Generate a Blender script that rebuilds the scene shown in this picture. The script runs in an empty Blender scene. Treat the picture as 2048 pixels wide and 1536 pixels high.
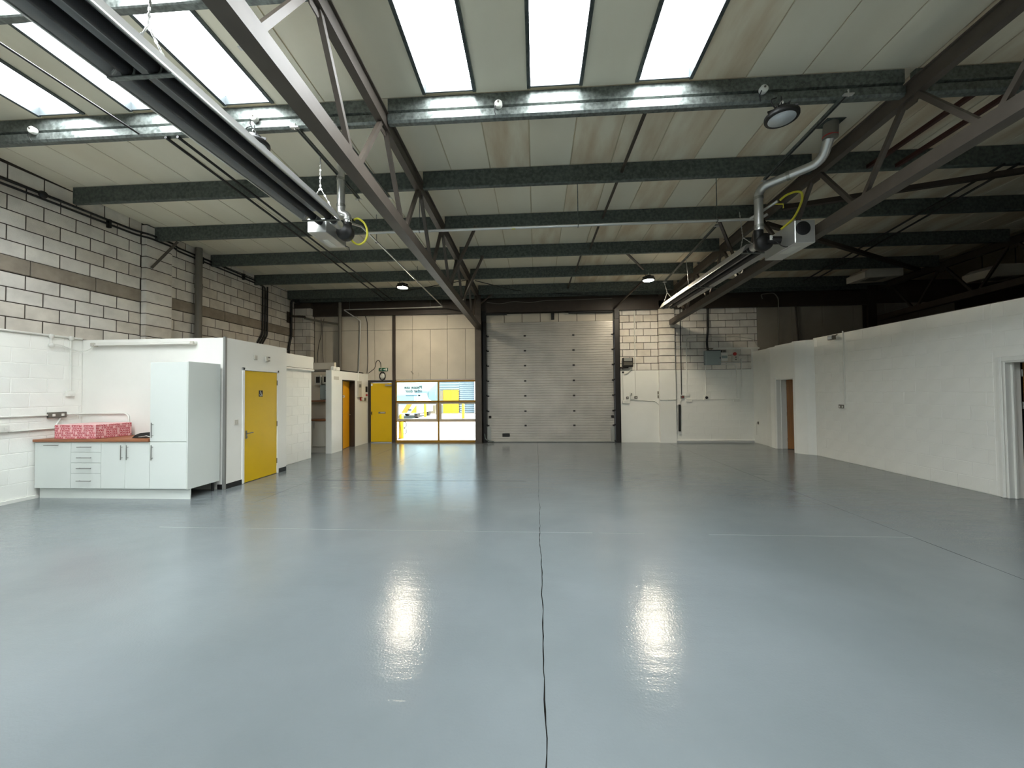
import bpy, math, random
from mathutils import Vector, Matrix
random.seed(7)
S = bpy.context.scene
COL = S.collection
R = math.radians

# ------------------------------------------------------------------ camera
cam_d = bpy.data.cameras.new('camera')
cam_d.sensor_fit = 'HORIZONTAL'; cam_d.sensor_width = 36.0
cam_d.lens = 36.0 * 770.0 / 2048.0
cam_d.clip_start = 0.05; cam_d.clip_end = 400
cam = bpy.data.objects.new('camera', cam_d); COL.objects.link(cam)
yaw, pit, rol = R(3.588), R(1.2745), R(-0.5119)
fw = Vector((-math.sin(yaw)*math.cos(pit), math.cos(yaw)*math.cos(pit), math.sin(pit)))
r0 = Vector((math.cos(yaw), math.sin(yaw), 0)); u0 = r0.cross(fw)
rt = math.cos(rol)*r0 + math.sin(rol)*u0; up = -math.sin(rol)*r0 + math.cos(rol)*u0
cam.matrix_world = Matrix(((rt.x, up.x, -fw.x, 0), (rt.y, up.y, -fw.y, 0), (rt.z, up.z, -fw.z, 1.6), (0, 0, 0, 1)))
S.camera = cam

# ------------------------------------------------------------------ world, sun, exposure
W = bpy.data.worlds.new('sky'); S.world = W; W.use_nodes = True
wn = W.node_tree.nodes; wl = W.node_tree.links
sky = wn.new('ShaderNodeTexSky'); sky.sky_type = 'NISHITA'; sky.sun_disc = False
sky.sun_elevation = R(52); sky.sun_rotation = R(120)
wn['Background'].inputs['Strength'].default_value = 0.4
wl.new(sky.outputs['Color'], wn['Background'].inputs['Color'])
sd = bpy.data.lights.new('sun', 'SUN'); sd.energy = 11.0; sd.angle = R(0.6); sd.color = (1, .96, .9)
sun = bpy.data.objects.new('sun', sd); COL.objects.link(sun)
sun.rotation_euler = Vector((-0.72, 0.09, -0.68)).to_track_quat('-Z', 'Y').to_euler()
S.view_settings.view_transform = 'Standard'; S.view_settings.look = 'None'
S.view_settings.gamma = 1.0; S.view_settings.use_curve_mapping = False
S.view_settings.exposure = 1.45
S.cycles.max_bounces = 10; S.cycles.diffuse_bounces = 5; S.cycles.glossy_bounces = 4
SKYLIGHT = 12.0      # daylight through the translucent roof sheets
LAMP = 190.0         # the lit high-bay lamps

# ------------------------------------------------------------------ materials
def lin(c):
    return tuple(((v/255)/12.92 if v/255 <= .04045 else ((v/255+.055)/1.055)**2.4) for v in c) + (1,)
def mat(name, rgb, rough=.6, metal=0., spec=.5, var=0., vscale=3., rvar=0., bump=0., bscale=60., rgb2=None, coord='Object', stretch=None, emit=None, estr=0., coat=0.):
    m = bpy.data.materials.new(name); m.use_nodes = True
    n = m.node_tree.nodes; l = m.node_tree.links; b = n['Principled BSDF']
    b.inputs['Base Color'].default_value = rgb if len(rgb) == 4 else lin(rgb)
    b.inputs['Roughness'].default_value = rough; b.inputs['Metallic'].default_value = metal
    b.inputs['Specular IOR Level'].default_value = spec; b.inputs['Coat Weight'].default_value = coat
    if emit:
        b.inputs['Emission Color'].default_value = lin(emit); b.inputs['Emission Strength'].default_value = estr
    if var or rvar or bump or rgb2:
        tc = n.new('ShaderNodeTexCoord'); mp = n.new('ShaderNodeMapping')
        if coord == 'World':
            g = n.new('ShaderNodeNewGeometry'); l.new(g.outputs['Position'], mp.inputs['Vector'])
        else: l.new(tc.outputs[coord], mp.inputs['Vector'])
        if stretch: mp.inputs['Scale'].default_value = stretch
        nz = n.new('ShaderNodeTexNoise'); nz.inputs['Scale'].default_value = vscale; nz.inputs['Detail'].default_value = 6
        l.new(mp.outputs[0], nz.inputs['Vector'])
        if var or rgb2:
            cr = n.new('ShaderNodeValToRGB'); base = rgb if len(rgb) == 4 else lin(rgb)
            o = lin(rgb2) if rgb2 else tuple(min(1, c*(1+var)) for c in base[:3])+(1,)
            a = base if rgb2 else tuple(c*(1-var) for c in base[:3])+(1,)
            cr.color_ramp.elements[0].position = .35; cr.color_ramp.elements[1].position = .68
            cr.color_ramp.elements[0].color = a; cr.color_ramp.elements[1].color = o
            l.new(nz.outputs['Fac'], cr.inputs[0]); l.new(cr.outputs[0], b.inputs['Base Color'])
        if rvar:
            mr = n.new('ShaderNodeMapRange'); mr.inputs[3].default_value = rough-rvar; mr.inputs[4].default_value = rough+rvar
            mr.inputs[1].default_value = .3; mr.inputs[2].default_value = .7
            l.new(nz.outputs['Fac'], mr.inputs[0]); l.new(mr.outputs[0], b.inputs['Roughness'])
        if bump:
            nb = n.new('ShaderNodeTexNoise'); nb.inputs['Scale'].default_value = bscale; nb.inputs['Detail'].default_value = 4
            l.new(mp.outputs[0], nb.inputs['Vector'])
            bp = n.new('ShaderNodeBump'); bp.inputs['Strength'].default_value = bump; bp.inputs['Distance'].default_value = .01
            l.new(nb.outputs['Fac'], bp.inputs['Height']); l.new(bp.outputs[0], b.inputs['Normal'])
    return m

M = {}
M['white'] = mat('white_paint', (230, 230, 223), .42, bump=.05, bscale=25, var=.02, vscale=2)
M['white_gloss'] = mat('white_cabinet', (206, 212, 207), .25)
M['white_wall'] = mat('white_block_paint', (238, 238, 231), .33, bump=.12, bscale=45, var=.02, vscale=3)
M['plastic'] = mat('white_plastic', (222, 222, 214), .4)
M['offwhite'] = mat('off_white_plastic', (196, 192, 180), .45)
M['block'] = mat('bare_block', (215, 210, 201), .9, bump=.4, bscale=90, var=.1, vscale=4, coord='World')
M['block_b'] = mat('bare_block_warm', (206, 199, 187), .9, bump=.4, bscale=90, var=.12, vscale=4, coord='World')
M['block_c'] = mat('bare_block_grey', (222, 217, 207), .9, bump=.4, bscale=90, var=.09, vscale=4, coord='World')
M['band'] = mat('concrete_band', (146, 136, 122), .9, bump=.3, bscale=80, var=.15, vscale=5, coord='World')
M['mortar'] = mat('mortar', (66, 58, 50), .95, bump=.3)
M['board'] = mat('ceiling_board', (227, 222, 202), .7, coord='World', vscale=1.1, rgb2=(216, 208, 185), stretch=(1, .35, 1))
M['board_stain'] = mat('ceiling_board_stained', (226, 219, 196), .7, coord='World', vscale=2.6, rgb2=(200, 180, 150), stretch=(1.6, .35, 1))
M['deck'] = mat('roof_deck', (196, 184, 154), .8)
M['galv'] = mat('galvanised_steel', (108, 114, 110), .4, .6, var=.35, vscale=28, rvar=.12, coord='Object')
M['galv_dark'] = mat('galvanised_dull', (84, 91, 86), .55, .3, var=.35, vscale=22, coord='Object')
M['bright_metal'] = mat('bright_metal', (206, 206, 202), .3, .7)
M['reflector'] = mat('reflector_sheet', (188, 188, 186), .42, .45)
M['alum'] = mat('aluminium_frame', (170, 170, 164), .4, .8)
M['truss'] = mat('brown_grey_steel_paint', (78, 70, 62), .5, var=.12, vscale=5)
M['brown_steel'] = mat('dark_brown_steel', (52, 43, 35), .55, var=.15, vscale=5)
M['black'] = mat('black_rubber', (22, 21, 20), .5)
M['black_steel'] = mat('black_steel', (34, 32, 30), .45, .3)
M['door_panel'] = mat('door_panel_skin', (182, 178, 170), .4, .3, coord='World', var=.1, vscale=2.0)
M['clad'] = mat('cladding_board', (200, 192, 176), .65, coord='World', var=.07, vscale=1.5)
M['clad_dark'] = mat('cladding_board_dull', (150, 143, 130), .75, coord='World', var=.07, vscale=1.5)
M['yellow'] = mat('yellow_paint', (214, 176, 4), .38, var=.03, vscale=2)
M['amber'] = mat('amber_paint', (236, 166, 8), .4)
M['wood_door'] = mat('brown_wood_door', (142, 94, 42), .5, var=.15, vscale=6, stretch=(4, 4, .4))
M['worktop'] = mat('brown_worktop', (142, 88, 54), .4, var=.14, vscale=10, stretch=(.4, 3, 3))
M['frame_bronze'] = mat('bronze_frame', (156, 116, 30), .45, .2)
M['film_grey'] = mat('grey_inner_frame', (186, 178, 162), .6)
M['handle'] = mat('brushed_steel', (138, 138, 134), .3, .9)
M['grey_pipe'] = mat('grey_pipe', (112, 108, 98), .5)
M['grey_box'] = mat('grey_enclosure', (150, 162, 162), .45)
M['red'] = mat('red_plastic', (176, 30, 28), .4)
M['tape_red'] = mat('red_print', (176, 30, 52), .5)
M['tape_pink'] = mat('tape_base', (226, 178, 178), .4, var=.06, vscale=12)
M['hose'] = mat('yellow_hose', (214, 208, 66), .45)
M['green'] = mat('green_sign', (12, 84, 58), .4)
M['shade_black'] = mat('shade_black_interior', (26, 23, 20), .9)  # near-black colour replaces the shade of unlit rooms
M['void_shade'] = mat('void_shade_board', (40, 34, 28), .95, var=.2, vscale=2)  # dark colour stands in for the shade in the void over the offices
M['asphalt'] = mat('sunlit_paving', (186, 178, 168), .9, var=.05, vscale=.6, bump=.2)
M['asphalt_joint'] = mat('paving_joint', (120, 112, 106), .9)
M['blue_clad'] = mat('pale_blue_sheet', (134, 148, 152), .5, .1)
M['pale_clad'] = mat('pale_render', (164, 172, 164), .7)
M['beige_wall'] = mat('beige_wall', (126, 114, 88), .8, var=.08, vscale=1.5)
M['yellow_out'] = mat('yellow_outdoor_paint', (212, 168, 4), .45)
M['orange_out'] = mat('orange_stripe', (190, 120, 8), .5)
M['tube'] = mat('dark_heater_tube', (40, 40, 42), .5, .5)
M['lens'] = mat('unlit_lens', (196, 202, 204), .35)
M['oval'] = mat('opal_lens', (200, 200, 192), .35)
M['grey_socket'] = mat('grey_metal_socket', (112, 108, 100), .35, .6)
M['lit'] = mat('lit_lens', (255, 240, 214), .4, emit=(255, 240, 214), estr=LAMP)
M['sky_pane'] = mat('daylit_roof_sheet', (235, 240, 240), .5, emit=(246, 252, 255), estr=SKYLIGHT)
M['curb'] = mat('skylight_curb', (84, 90, 92), .4, .4, var=.08, vscale=5)
M['grey_trim'] = mat('grey_corner_trim', (142, 142, 138), .4, .4)
M['crack'] = mat('joint_filler', (26, 25, 24), 1., spec=0.)
M['joint_white'] = mat('pale_joint', (140, 146, 148), .4)

def floor_mat():
    m = bpy.data.materials.new('grey_floor_paint'); m.use_nodes = True
    n = m.node_tree.nodes; l = m.node_tree.links; b = n['Principled BSDF']
    g = n.new('ShaderNodeNewGeometry')
    nz = n.new('ShaderNodeTexNoise'); nz.inputs['Scale'].default_value = .9; nz.inputs['Detail'].default_value = 5
    l.new(g.outputs['Position'], nz.inputs['Vector'])
    cr = n.new('ShaderNodeValToRGB'); cr.color_ramp.elements[0].color = lin((101, 108, 110)); cr.color_ramp.elements[1].color = lin((108, 115, 117))
    cr.color_ramp.elements[0].position = .35; cr.color_ramp.elements[1].position = .65
    l.new(nz.outputs['Fac'], cr.inputs[0]); l.new(cr.outputs[0], b.inputs['Base Color'])
    mr = n.new('ShaderNodeMapRange'); mr.inputs[1].default_value = .3; mr.inputs[2].default_value = .7
    mr.inputs[3].default_value = .12; mr.inputs[4].default_value = .17
    l.new(nz.outputs['Fac'], mr.inputs[0]); l.new(mr.outputs[0], b.inputs['Roughness'])
    mp = n.new('ShaderNodeMapping'); mp.inputs['Scale'].default_value = (1.6, 4.5, 1)
    l.new(g.outputs['Position'], mp.inputs['Vector'])
    n1 = n.new('ShaderNodeTexNoise'); n1.inputs['Scale'].default_value = 1.6; n1.inputs['Detail'].default_value = 3
    n2 = n.new('ShaderNodeTexNoise'); n2.inputs['Scale'].default_value = 70; n2.inputs['Detail'].default_value = 3
    l.new(mp.outputs[0], n1.inputs['Vector']); l.new(g.outputs['Position'], n2.inputs['Vector'])
    b1 = n.new('ShaderNodeBump'); b1.inputs['Strength'].default_value = .25; b1.inputs['Distance'].default_value = .012
    b2 = n.new('ShaderNodeBump'); b2.inputs['Strength'].default_value = .25; b2.inputs['Distance'].default_value = .004
    l.new(n1.outputs['Fac'], b1.inputs['Height']); l.new(n2.outputs['Fac'], b2.inputs['Height'])
    l.new(b1.outputs[0], b2.inputs['Normal']); l.new(b2.outputs[0], b.inputs['Normal'])
    b.inputs['Specular IOR Level'].default_value = .45
    return m
M['floor'] = floor_mat()

def glass_mat(name, tint):
    m = bpy.data.materials.new(name); m.use_nodes = True
    n = m.node_tree.nodes; l = m.node_tree.links; n.remove(n['Principled BSDF'])
    tr = n.new('ShaderNodeBsdfTransparent'); tr.inputs[0].default_value = lin(tint)
    gl = n.new('ShaderNodeBsdfGlossy'); gl.inputs['Roughness'].default_value = .02
    fr = n.new('ShaderNodeFresnel'); fr.inputs[0].default_value = 1.45
    mx = n.new('ShaderNodeMixShader'); l.new(fr.outputs[0], mx.inputs[0])
    l.new(tr.outputs[0], mx.inputs[1]); l.new(gl.outputs[0], mx.inputs[2])
    l.new(mx.outputs[0], n['Material Output'].inputs[0])
    return m
M['glass'] = glass_mat('clear_glass', (248, 252, 250))
M['glass_tint'] = glass_mat('pale_cyan_glass', (236, 250, 248))

# ------------------------------------------------------------------ mesh builder
class MB:
    def __init__(s): s.v = []; s.f = []; s.sm = []
    def add(s, vs, fs, smooth=False):
        o = len(s.v); s.v += [tuple(v) for v in vs]
        s.f += [tuple(i+o for i in f) for f in fs]; s.sm += [smooth]*len(fs)
        return s
    def box(s, x0, x1, y0, y1, z0, z1):
        return s.add([(x0,y0,z0),(x1,y0,z0),(x1,y1,z0),(x0,y1,z0),(x0,y0,z1),(x1,y0,z1),(x1,y1,z1),(x0,y1,z1)],
                     [(0,3,2,1),(4,5,6,7),(0,1,5,4),(1,2,6,5),(2,3,7,6),(3,0,4,7)])
    def bbox(s, x0, x1, y0, y1, z0, z1, b=.006):      # bevelled box
        vs = []; c = ((x0,x1),(y0,y1),(z0,z1))
        idx = {}
        for ax in range(3):
            for i in range(2):
                for j in range(2):
                    for k in range(2):
                        t = [(i,j,k)[a] for a in range(3)]
                        p = [c[a][t[a]] + (0 if a == ax else (b if t[a] == 0 else -b)) for a in range(3)]
                        idx[(ax,i,j,k)] = len(vs); vs.append(p)
        fs = []
        for ax in range(3):
            a1, a2 = [(1,2),(2,0),(0,1)][ax]
            for e in range(2):
                q = []
                for (p1, p2) in ((0,0),(1,0),(1,1),(0,1)):
                    t = [0]*3; t[ax] = e; t[a1] = p1; t[a2] = p2; q.append(idx[(ax,*t)])
                fs.append(tuple(q if e else q[::-1]))
        for ax in range(3):
            a1, a2 = [(1,2),(2,0),(0,1)][ax]
            for p1 in range(2):
                for p2 in range(2):
                    ta = [0]*3; ta[a1] = p1; ta[a2] = p2; tb = list(ta); tb[ax] = 1
                    fs.append((idx[(a1,*ta)], idx[(a1,*tb)], idx[(a2,*tb)], idx[(a2,*ta)]))
        for i in range(2):
            for j in range(2):
                for k in range(2): fs.append((idx[(0,i,j,k)], idx[(1,i,j,k)], idx[(2,i,j,k)]))
        return s.add(vs, fs)
    def prism(s, pts, axis, a, b):                   # closed polygon (2D), extruded along axis from a to b
        def P(p, t): return {0:(t,p[0],p[1]), 1:(p[0],t,p[1]), 2:(p[0],p[1],t)}[axis]
        n = len(pts)
        return s.add([P(p,a) for p in pts]+[P(p,b) for p in pts],
                     [tuple(range(n))[::-1], tuple(range(n,2*n))]+[(i,(i+1)%n,n+(i+1)%n,n+i) for i in range(n)])
    def sheet(s, pts, axis, a, b, t=.004):           # open folded sheet of thickness t
        n = len(pts); off = []
        for i in range(n):
            d = Vector(pts[min(i+1,n-1)])-Vector(pts[max(i-1,0)]); d.normalize(); off.append((pts[i][0]-d.y*t, pts[i][1]+d.x*t))
        return s.prism(list(pts)+off[::-1], axis, a, b)
    def tube(s, pts, r, n=8, caps=True, bend=0.):
        pts = [Vector(p) for p in pts]
        if bend and len(pts) > 2:
            q = [pts[0]]
            for i in range(1, len(pts)-1):
                a, c, b = pts[i-1], pts[i], pts[i+1]
                d1 = (a-c); d2 = (b-c); k = min(bend, d1.length*.48, d2.length*.48)
                p1 = c+d1.normalized()*k; p2 = c+d2.normalized()*k
                for t in (0,.2,.4,.6,.8,1): q.append(p1*(1-t)**2 + c*2*t*(1-t) + p2*t*t)
            q.append(pts[-1]); pts = q
        vs = []; fs = []; nrm = None; m = len(pts)
        for i, p in enumerate(pts):
            t = (pts[min(i+1,m-1)]-pts[max(i-1,0)]).normalized()
            if nrm is None:
                nrm = t.cross(Vector((0,0,1)) if abs(t.z) < .9 else Vector((1,0,0))).normalized()
            else:
                nrm = (nrm - t*nrm.dot(t)).normalized()
            bn = t.cross(nrm); rr = r[i] if isinstance(r, (list,tuple)) else r
            for k in range(n):
                a = 2*math.pi*k/n; vs.append(p+nrm*rr*math.cos(a)+bn*rr*math.sin(a))
        for i in range(m-1):
            for k in range(n): fs.append((i*n+k, i*n+(k+1)%n, (i+1)*n+(k+1)%n, (i+1)*n+k))
        s.add(vs, fs, True)
        if caps: s.add([vs[k] for k in range(n)]+[vs[(m-1)*n+k] for k in range(n)], [tuple(range(n))[::-1], tuple(range(n,2*n))])
        return s
    def bar(s, a, b, w, h=None):                     # rectangular bar between two points
        a = Vector(a); b = Vector(b); h = h or w; t = (b-a).normalized()
        n1 = t.cross(Vector((0,0,1)) if abs(t.z) < .95 else Vector((0,1,0))).normalized(); n2 = n1.cross(t)
        vs = [p+n1*w/2*i+n2*h/2*j for p in (a,b) for (i,j) in ((-1,-1),(1,-1),(1,1),(-1,1))]
        return s.add(vs, [(0,1,2,3),(7,6,5,4),(0,4,5,1),(1,5,6,2),(2,6,7,3),(3,7,4,0)])
    def lathe(s, prof, c, axis=2, n=24):             # profile [(r, h)] about an axis through c
        vs = []; fs = []; m = len(prof)
        for (r, h) in prof:
            for k in range(n):
                a = 2*math.pi*k/n; p = [r*math.cos(a), r*math.sin(a)]
                q = {2:(p[0],p[1],h), 1:(p[0],h,p[1]), 0:(h,p[0],p[1])}[axis]
                vs.append((c[0]+q[0], c[1]+q[1], c[2]+q[2]))
        for i in range(m-1):
            for k in range(n): fs.append((i*n+k, i*n+(k+1)%n, (i+1)*n+(k+1)%n, (i+1)*n+k))
        fs += [tuple(range(n))[::-1], tuple(range((m-1)*n, m*n))]
        return s.add(vs, fs, True)
    def ring(s, c, Rr, r, axis=1, n=20, m=8, a0=0, a1=2*math.pi, sx=1., sz=1.):
        full = abs(a1-a0-2*math.pi) < 1e-6; pts = []
        for k in range(n+1):
            a = a0+(a1-a0)*k/n; u = Rr*sx*math.cos(a); w = Rr*sz*math.sin(a)
            pts.append({1:(c[0]+u,c[1],c[2]+w), 0:(c[0],c[1]+u,c[2]+w), 2:(c[0]+u,c[1]+w,c[2])}[axis])
        return s.tube(pts, r, m, not full)
    def mesh(s, name, m):
        me = bpy.data.meshes.new(name); me.from_pydata(s.v, [], s.f)
        me.polygons.foreach_set('use_smooth', s.sm); me.update()
        if m: me.materials.append(m)
        return me
    def obj(s, name, m, parent=None, label=None, cat=None, group=None, kind=None):
        o = bpy.data.objects.new(name, s.mesh(name, M[m] if isinstance(m, str) else m)); COL.objects.link(o)
        return tag(o, parent, label, cat, group, kind)
def tag(o, parent=None, label=None, cat=None, group=None, kind=None):
    if parent:
        o.parent = parent
        if parent.type == 'EMPTY' : o.matrix_parent_inverse = Matrix.Translation(-parent.location)
    if label: o['label'] = label
    if cat: o['category'] = cat
    if group: o['group'] = group
    if kind: o['kind'] = kind
    return o
def thing(name, label, cat, loc=(0,0,0), group=None, kind=None):
    o = bpy.data.objects.new(name, None); COL.objects.link(o); o.location = loc; o.empty_display_size = .1
    return tag(o, None, label, cat, group, kind)
def struct(name, label, mb, m, cat='structure'):
    return mb.obj(name, m, None, label, cat, None, 'structure')
def inst(name, me, parent, loc, rot=(0,0,0)):       # a piece that shares its mesh
    o = bpy.data.objects.new(name, me); COL.objects.link(o); o.parent = parent
    if parent and parent.type == 'EMPTY': o.matrix_parent_inverse = Matrix.Translation(-parent.location)
    o.location = loc; o.rotation_euler = rot
    return o
def text_mesh(body, size, align='LEFT', ext=.0006, bold=0.):
    c = bpy.data.curves.new('lettering', 'FONT'); c.body = body; c.size = size; c.align_x = align; c.extrude = ext; c.offset = bold
    c.resolution_u = 2
    o = bpy.data.objects.new('lettering', c); COL.objects.link(o)
    dg = bpy.context.evaluated_depsgraph_get(); me = bpy.data.meshes.new_from_object(o.evaluated_get(dg))
    vs = [tuple(v.co) for v in me.vertices]; fs = [tuple(p.vertices) for p in me.polygons]
    bpy.data.objects.remove(o); bpy.data.curves.remove(c); bpy.data.meshes.remove(me)
    return vs, fs
ORD = ['first', 'second', 'third', 'fourth', 'fifth', 'sixth', 'seventh', 'eighth', 'ninth']

# ------------------------------------------------------------------ main dimensions
XL, XR, YB, YF, XE = -7.92, 6.83, 12.35, -9.0, 14.0
SL = .0342; ANG = -math.atan(SL)
def zr(y): return 5.33 - SL*y                        # underside of the ceiling boards
PY = [4.486 + 1.455*(k-1) for k in range(-7, 7)]     # purlin lines
PVIS = [4.486 + 1.455*k for k in range(-1, 6)]       # 3.03 ... 11.76, the ones in view
CW, CX0 = .6225, -1.305                              # ceiling board module

# ------------------------------------------------------------------ floor
fl = struct('floor', 'glossy grey painted concrete floor of the empty unit', MB().box(XL-.2, XE+.2, YF-.2, YB+.12, -.15, 0), 'floor', 'floor')
def wander(x0, y0, y1, w, amp, n):
    L = []; Rr = []; x = 0
    for i in range(n+1):
        y = y0+(y1-y0)*i/n; x = x*.8+random.uniform(-amp, amp); ww = w*random.uniform(.45, 1.3)
        near = max(0, (6-y)/6); L.append((x0+x-ww*(.5+near), y, .0006)); Rr.append((x0+x+ww*(.5+near), y, .0006))
    m = MB(); m.add(L+Rr, [(i, n+1+i, n+2+i, i+1) for i in range(n)]); return m
wander(.03, 1.0, 12.2, .004, .0045, 150).obj('floor_crack', 'crack', fl, 'ragged dark crack running along the floor')
wander(4.05, .5, 12.2, .004, .0006, 40).obj('floor_joint', 'crack', fl)
wander(-4.2, 5.5, 12.2, .0035, .0006, 40).obj('floor_joint', 'crack', fl)
wander(-3.2, 8.5, 12.2, .003, .0006, 30).obj('floor_joint', 'crack', fl)
mj = MB()
for a, b, w in ((-4.6, -.9, .0018), (-.85, .62, .002), (1.9, 4.04, .002), (.7, 1.2, .001)): mj.box(a, b, 4.45-w, 4.45+w, .0002, .0008)
mj.obj('floor_joint', 'joint_white', fl, 'pale cross joint in the floor')
MB().box(-4.15, -.2, 6.98, 6.99, .0002, .0008).obj('floor_joint', 'crack', fl)

# ------------------------------------------------------------------ hull walls
def block_mesh(name, L, H, D, axis, m):
    """a block: face towards +axis; chamfered arrises. axis 0: wall in YZ facing +x ; 1: wall in XZ facing -y ; 2: facing -x"""
    b = .006
    prof = [(-D, 0), (-.003, 0), (0, b)]
    vs = []
    for d, i in prof:
        for (u, w) in ((-L/2+i, -H/2+i), (L/2-i, -H/2+i), (L/2-i, H/2-i), (-L/2+i, H/2-i)):
            vs.append({0:(d,u,w), 1:(u,-d,w), 2:(-d,-u,w)}[axis])
    fs = [(8,9,10,11)]
    for r in range(2):
        for k in range(4): fs.append((r*4+k, r*4+(k+1)%4, r*4+4+(k+1)%4, r*4+4+k))
    if axis == 1: fs = [f for f in fs]
    mb = MB(); mb.add(vs, fs); me = mb.mesh(name, M[m]); return me
BM = {}
def lay(parent, axis, plane, u0, u1, z0, course, pitch, rows, mats, proud=.008, gap=.010, skip=None, off=0., zmax=None):
    """lay blocks in stretcher bond on a wall plane; u is y (axis 0/2) or x (axis 1)"""
    n = 0
    for r in range(rows):
        za = z0+r*course; zb = za+course
        if zmax: zb = min(zb, zmax(u0) if callable(zmax) else zmax)
        if zb-za < .05: continue
        st = u0 + off - (pitch/2 if r % 2 else 0) - pitch
        while st < u1-1e-4:
            a = max(st, u0); b = min(st+pitch, u1); st += pitch
            if b-a < .04: continue
            if skip and skip(a, b, za, zb): continue
            L = round(b-a-gap, 3); H = round(zb-za-gap, 3); mm = random.choice(mats)
            key = (axis, L, H, mm)
            if key not in BM: BM[key] = block_mesh('block', L, H, .03, axis, mm)
            c = (a+b)/2; zc = (za+zb)/2
            loc = {0:(plane+proud, c, zc), 1:(c, plane-proud, zc), 2:(plane-proud, c, zc)}[axis]
            inst('block', BM[key], parent, loc); n += 1
    return n
bare = ['block', 'block', 'block_c', 'block_b']

wl_ = struct('wall_left', 'bare blockwork gable wall with dark mortar joints on the left', MB().box(XL-.25, XL-.010, YF, YB+.1, 2.585, 5.7).box(XL-.25, XL-.25+.01, YF, YB+.1, 0, 2.585), 'mortar', 'wall')
wl_['kind'] = 'structure'
ZL0 = 3.735; CL = .2315
def sight(a, b, za, zb): return (b > 7.9 and zb < 2.75) or (a > 7.2 and b < 7.78)
def left_skip(a, b, za, zb): return sight(a, b, za, zb) or b < 3.9
pil0, pil1 = 7.23, 7.79
lay(wl_, 0, XL-.010, 3.85, pil0, ZL0, CL, .436, 7, bare, off=.31, zmax=lambda y: 5.12, skip=left_skip, gap=.017)
lay(wl_, 0, XL-.010, pil1, 12.32, ZL0, CL, .436, 6, bare, off=.2, zmax=lambda y: 5.06, skip=left_skip, gap=.017)
lay(wl_, 0, XL-.010, 3.85, pil0, 3.485-4*CL+.03, CL-.0075, .436, 4, bare, off=.1, skip=left_skip, gap=.017)
lay(wl_, 0, XL-.010, pil1, 12.32, 3.485-4*CL+.03, CL-.0075, .436, 4, bare, off=.15, skip=left_skip, gap=.017)
for y0, y1 in ((3.85, 5.52), (5.53, 6.42), (6.43, 7.22), (7.8, 9.3), (9.31, 10.8), (10.81, 12.3)):
    MB().bbox(XL-.03, XL+.012, y0, y1, 3.495, 3.73, .008).obj('concrete_band', 'band', wl_)
pl = struct('wall_pilaster', 'bare block pilaster standing out from the left gable wall', MB().box(XL-.02, XL+.09, pil0+.008, pil1-.008, 0, zr(7.5)), 'mortar', 'wall')
for r in range(22):
    z = .03+r*.2315; h = min(.2155, zr(7.8)-z-.01)
    if z < 2.5 or h < .05: continue
    MB().bbox(XL-.01, XL+.1, pil0, pil1, z, z+h, .006).obj('block', random.choice(bare), pl)
pc = struct('wall_corner_pier', 'bare block corner pier between the left gable and the back wall', MB().box(XL, -7.36, 12.13, YB, 0, 4.6), 'mortar', 'wall')
for r in range(20):
    z = .03+r*.2315
    if z < 2.5 or z > 4.4: continue
    sp = -7.62 if r % 2 else -7.5
    MB().bbox(XL+.02, sp-.005, 12.12, YB-.02, z, z+.2215, .006).obj('block', random.choice(bare), pc)
    MB().bbox(sp+.005, -7.35, 12.12, YB-.02, z, z+.2215, .006).obj('block', random.choice(bare), pc)

wlp = struct('wall_left_painted', 'white painted blockwork along the lower left wall beside the kitchenette', MB().box(XL-.24, XL-.006, YF, 6.3, 0, 2.585), 'white_wall', 'wall')
lay(wlp, 0, XL-.006, 3.6, 6.24, .05, .2304, .436, 11, ['white_wall'], proud=.004, gap=.005, off=.2)
MB().box(XL-.02, XL+.03, YF, 5.66, 0, .05).obj('baseboard_left', 'white', None, 'white painted skirting at the foot of the left wall', 'skirting', None, 'structure')

struct('wall_front', 'pale wall behind the viewer', MB().box(XL-.25, XE+.2, YF-.2, YF, 0, 6), 'white', 'wall')
struct('wall_far_right', 'end wall beyond the office roof, coloured dark in place of shade', MB().box(XE, XE+.2, YF-.2, YB+.2, 0, 6), 'void_shade', 'wall')

wb = MB()
for x0, x1, z0, z1 in ((XL-.25, -5.49, 0, 5.2), (-5.49, -1.93, 2.04, 5.2), (-1.93, -1.6, 0, 5.2), (-1.6, 2.5, 3.85, 5.2), (2.5, XE+.2, 0, 5.2)):
    wb.box(x0, x1, YB+.03, YB+.25, z0, z1)
wb = struct('wall_back', 'back wall of bare blocks, cladding boards and painted blockwork', wb, 'mortar', 'wall')
# cladding boards
for za, zb, xs in ((2.045, 3.685, (-7.35, -6.96, -6.48, -5.86, -5.3, -4.68)), (3.695, 4.2, (-7.35, -6.48, -5.86, -5.3, -4.68)),
                   (2.045, 3.685, (-4.6, -4.03, -3.43, -2.87, -2.28, -1.94)), (3.695, 4.2, (-4.6, -4.03, -2.87, -1.94))):
    for a, b in zip(xs, xs[1:]): MB().bbox(a+.004, b-.004, YB, YB+.05, za, zb, .004).obj('cladding_board', 'clad', wb)
for a, b in zip((-1.6, -1.01, -.43, .15, .74, 1.32, 1.9), (-1.01, -.43, .15, .74, 1.32, 1.9, 2.5)):
    MB().bbox(a+.008, b-.008, YB, YB+.05, 3.86, 4.16, .004).obj('cladding_board', 'clad', wb)
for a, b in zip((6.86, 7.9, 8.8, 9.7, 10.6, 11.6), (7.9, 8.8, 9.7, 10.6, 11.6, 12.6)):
    MB().bbox(a+.004, b-.004, YB, YB+.05, 2.5, 4.22, .004).obj('cladding_board', 'clad_dark', wb)
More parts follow.
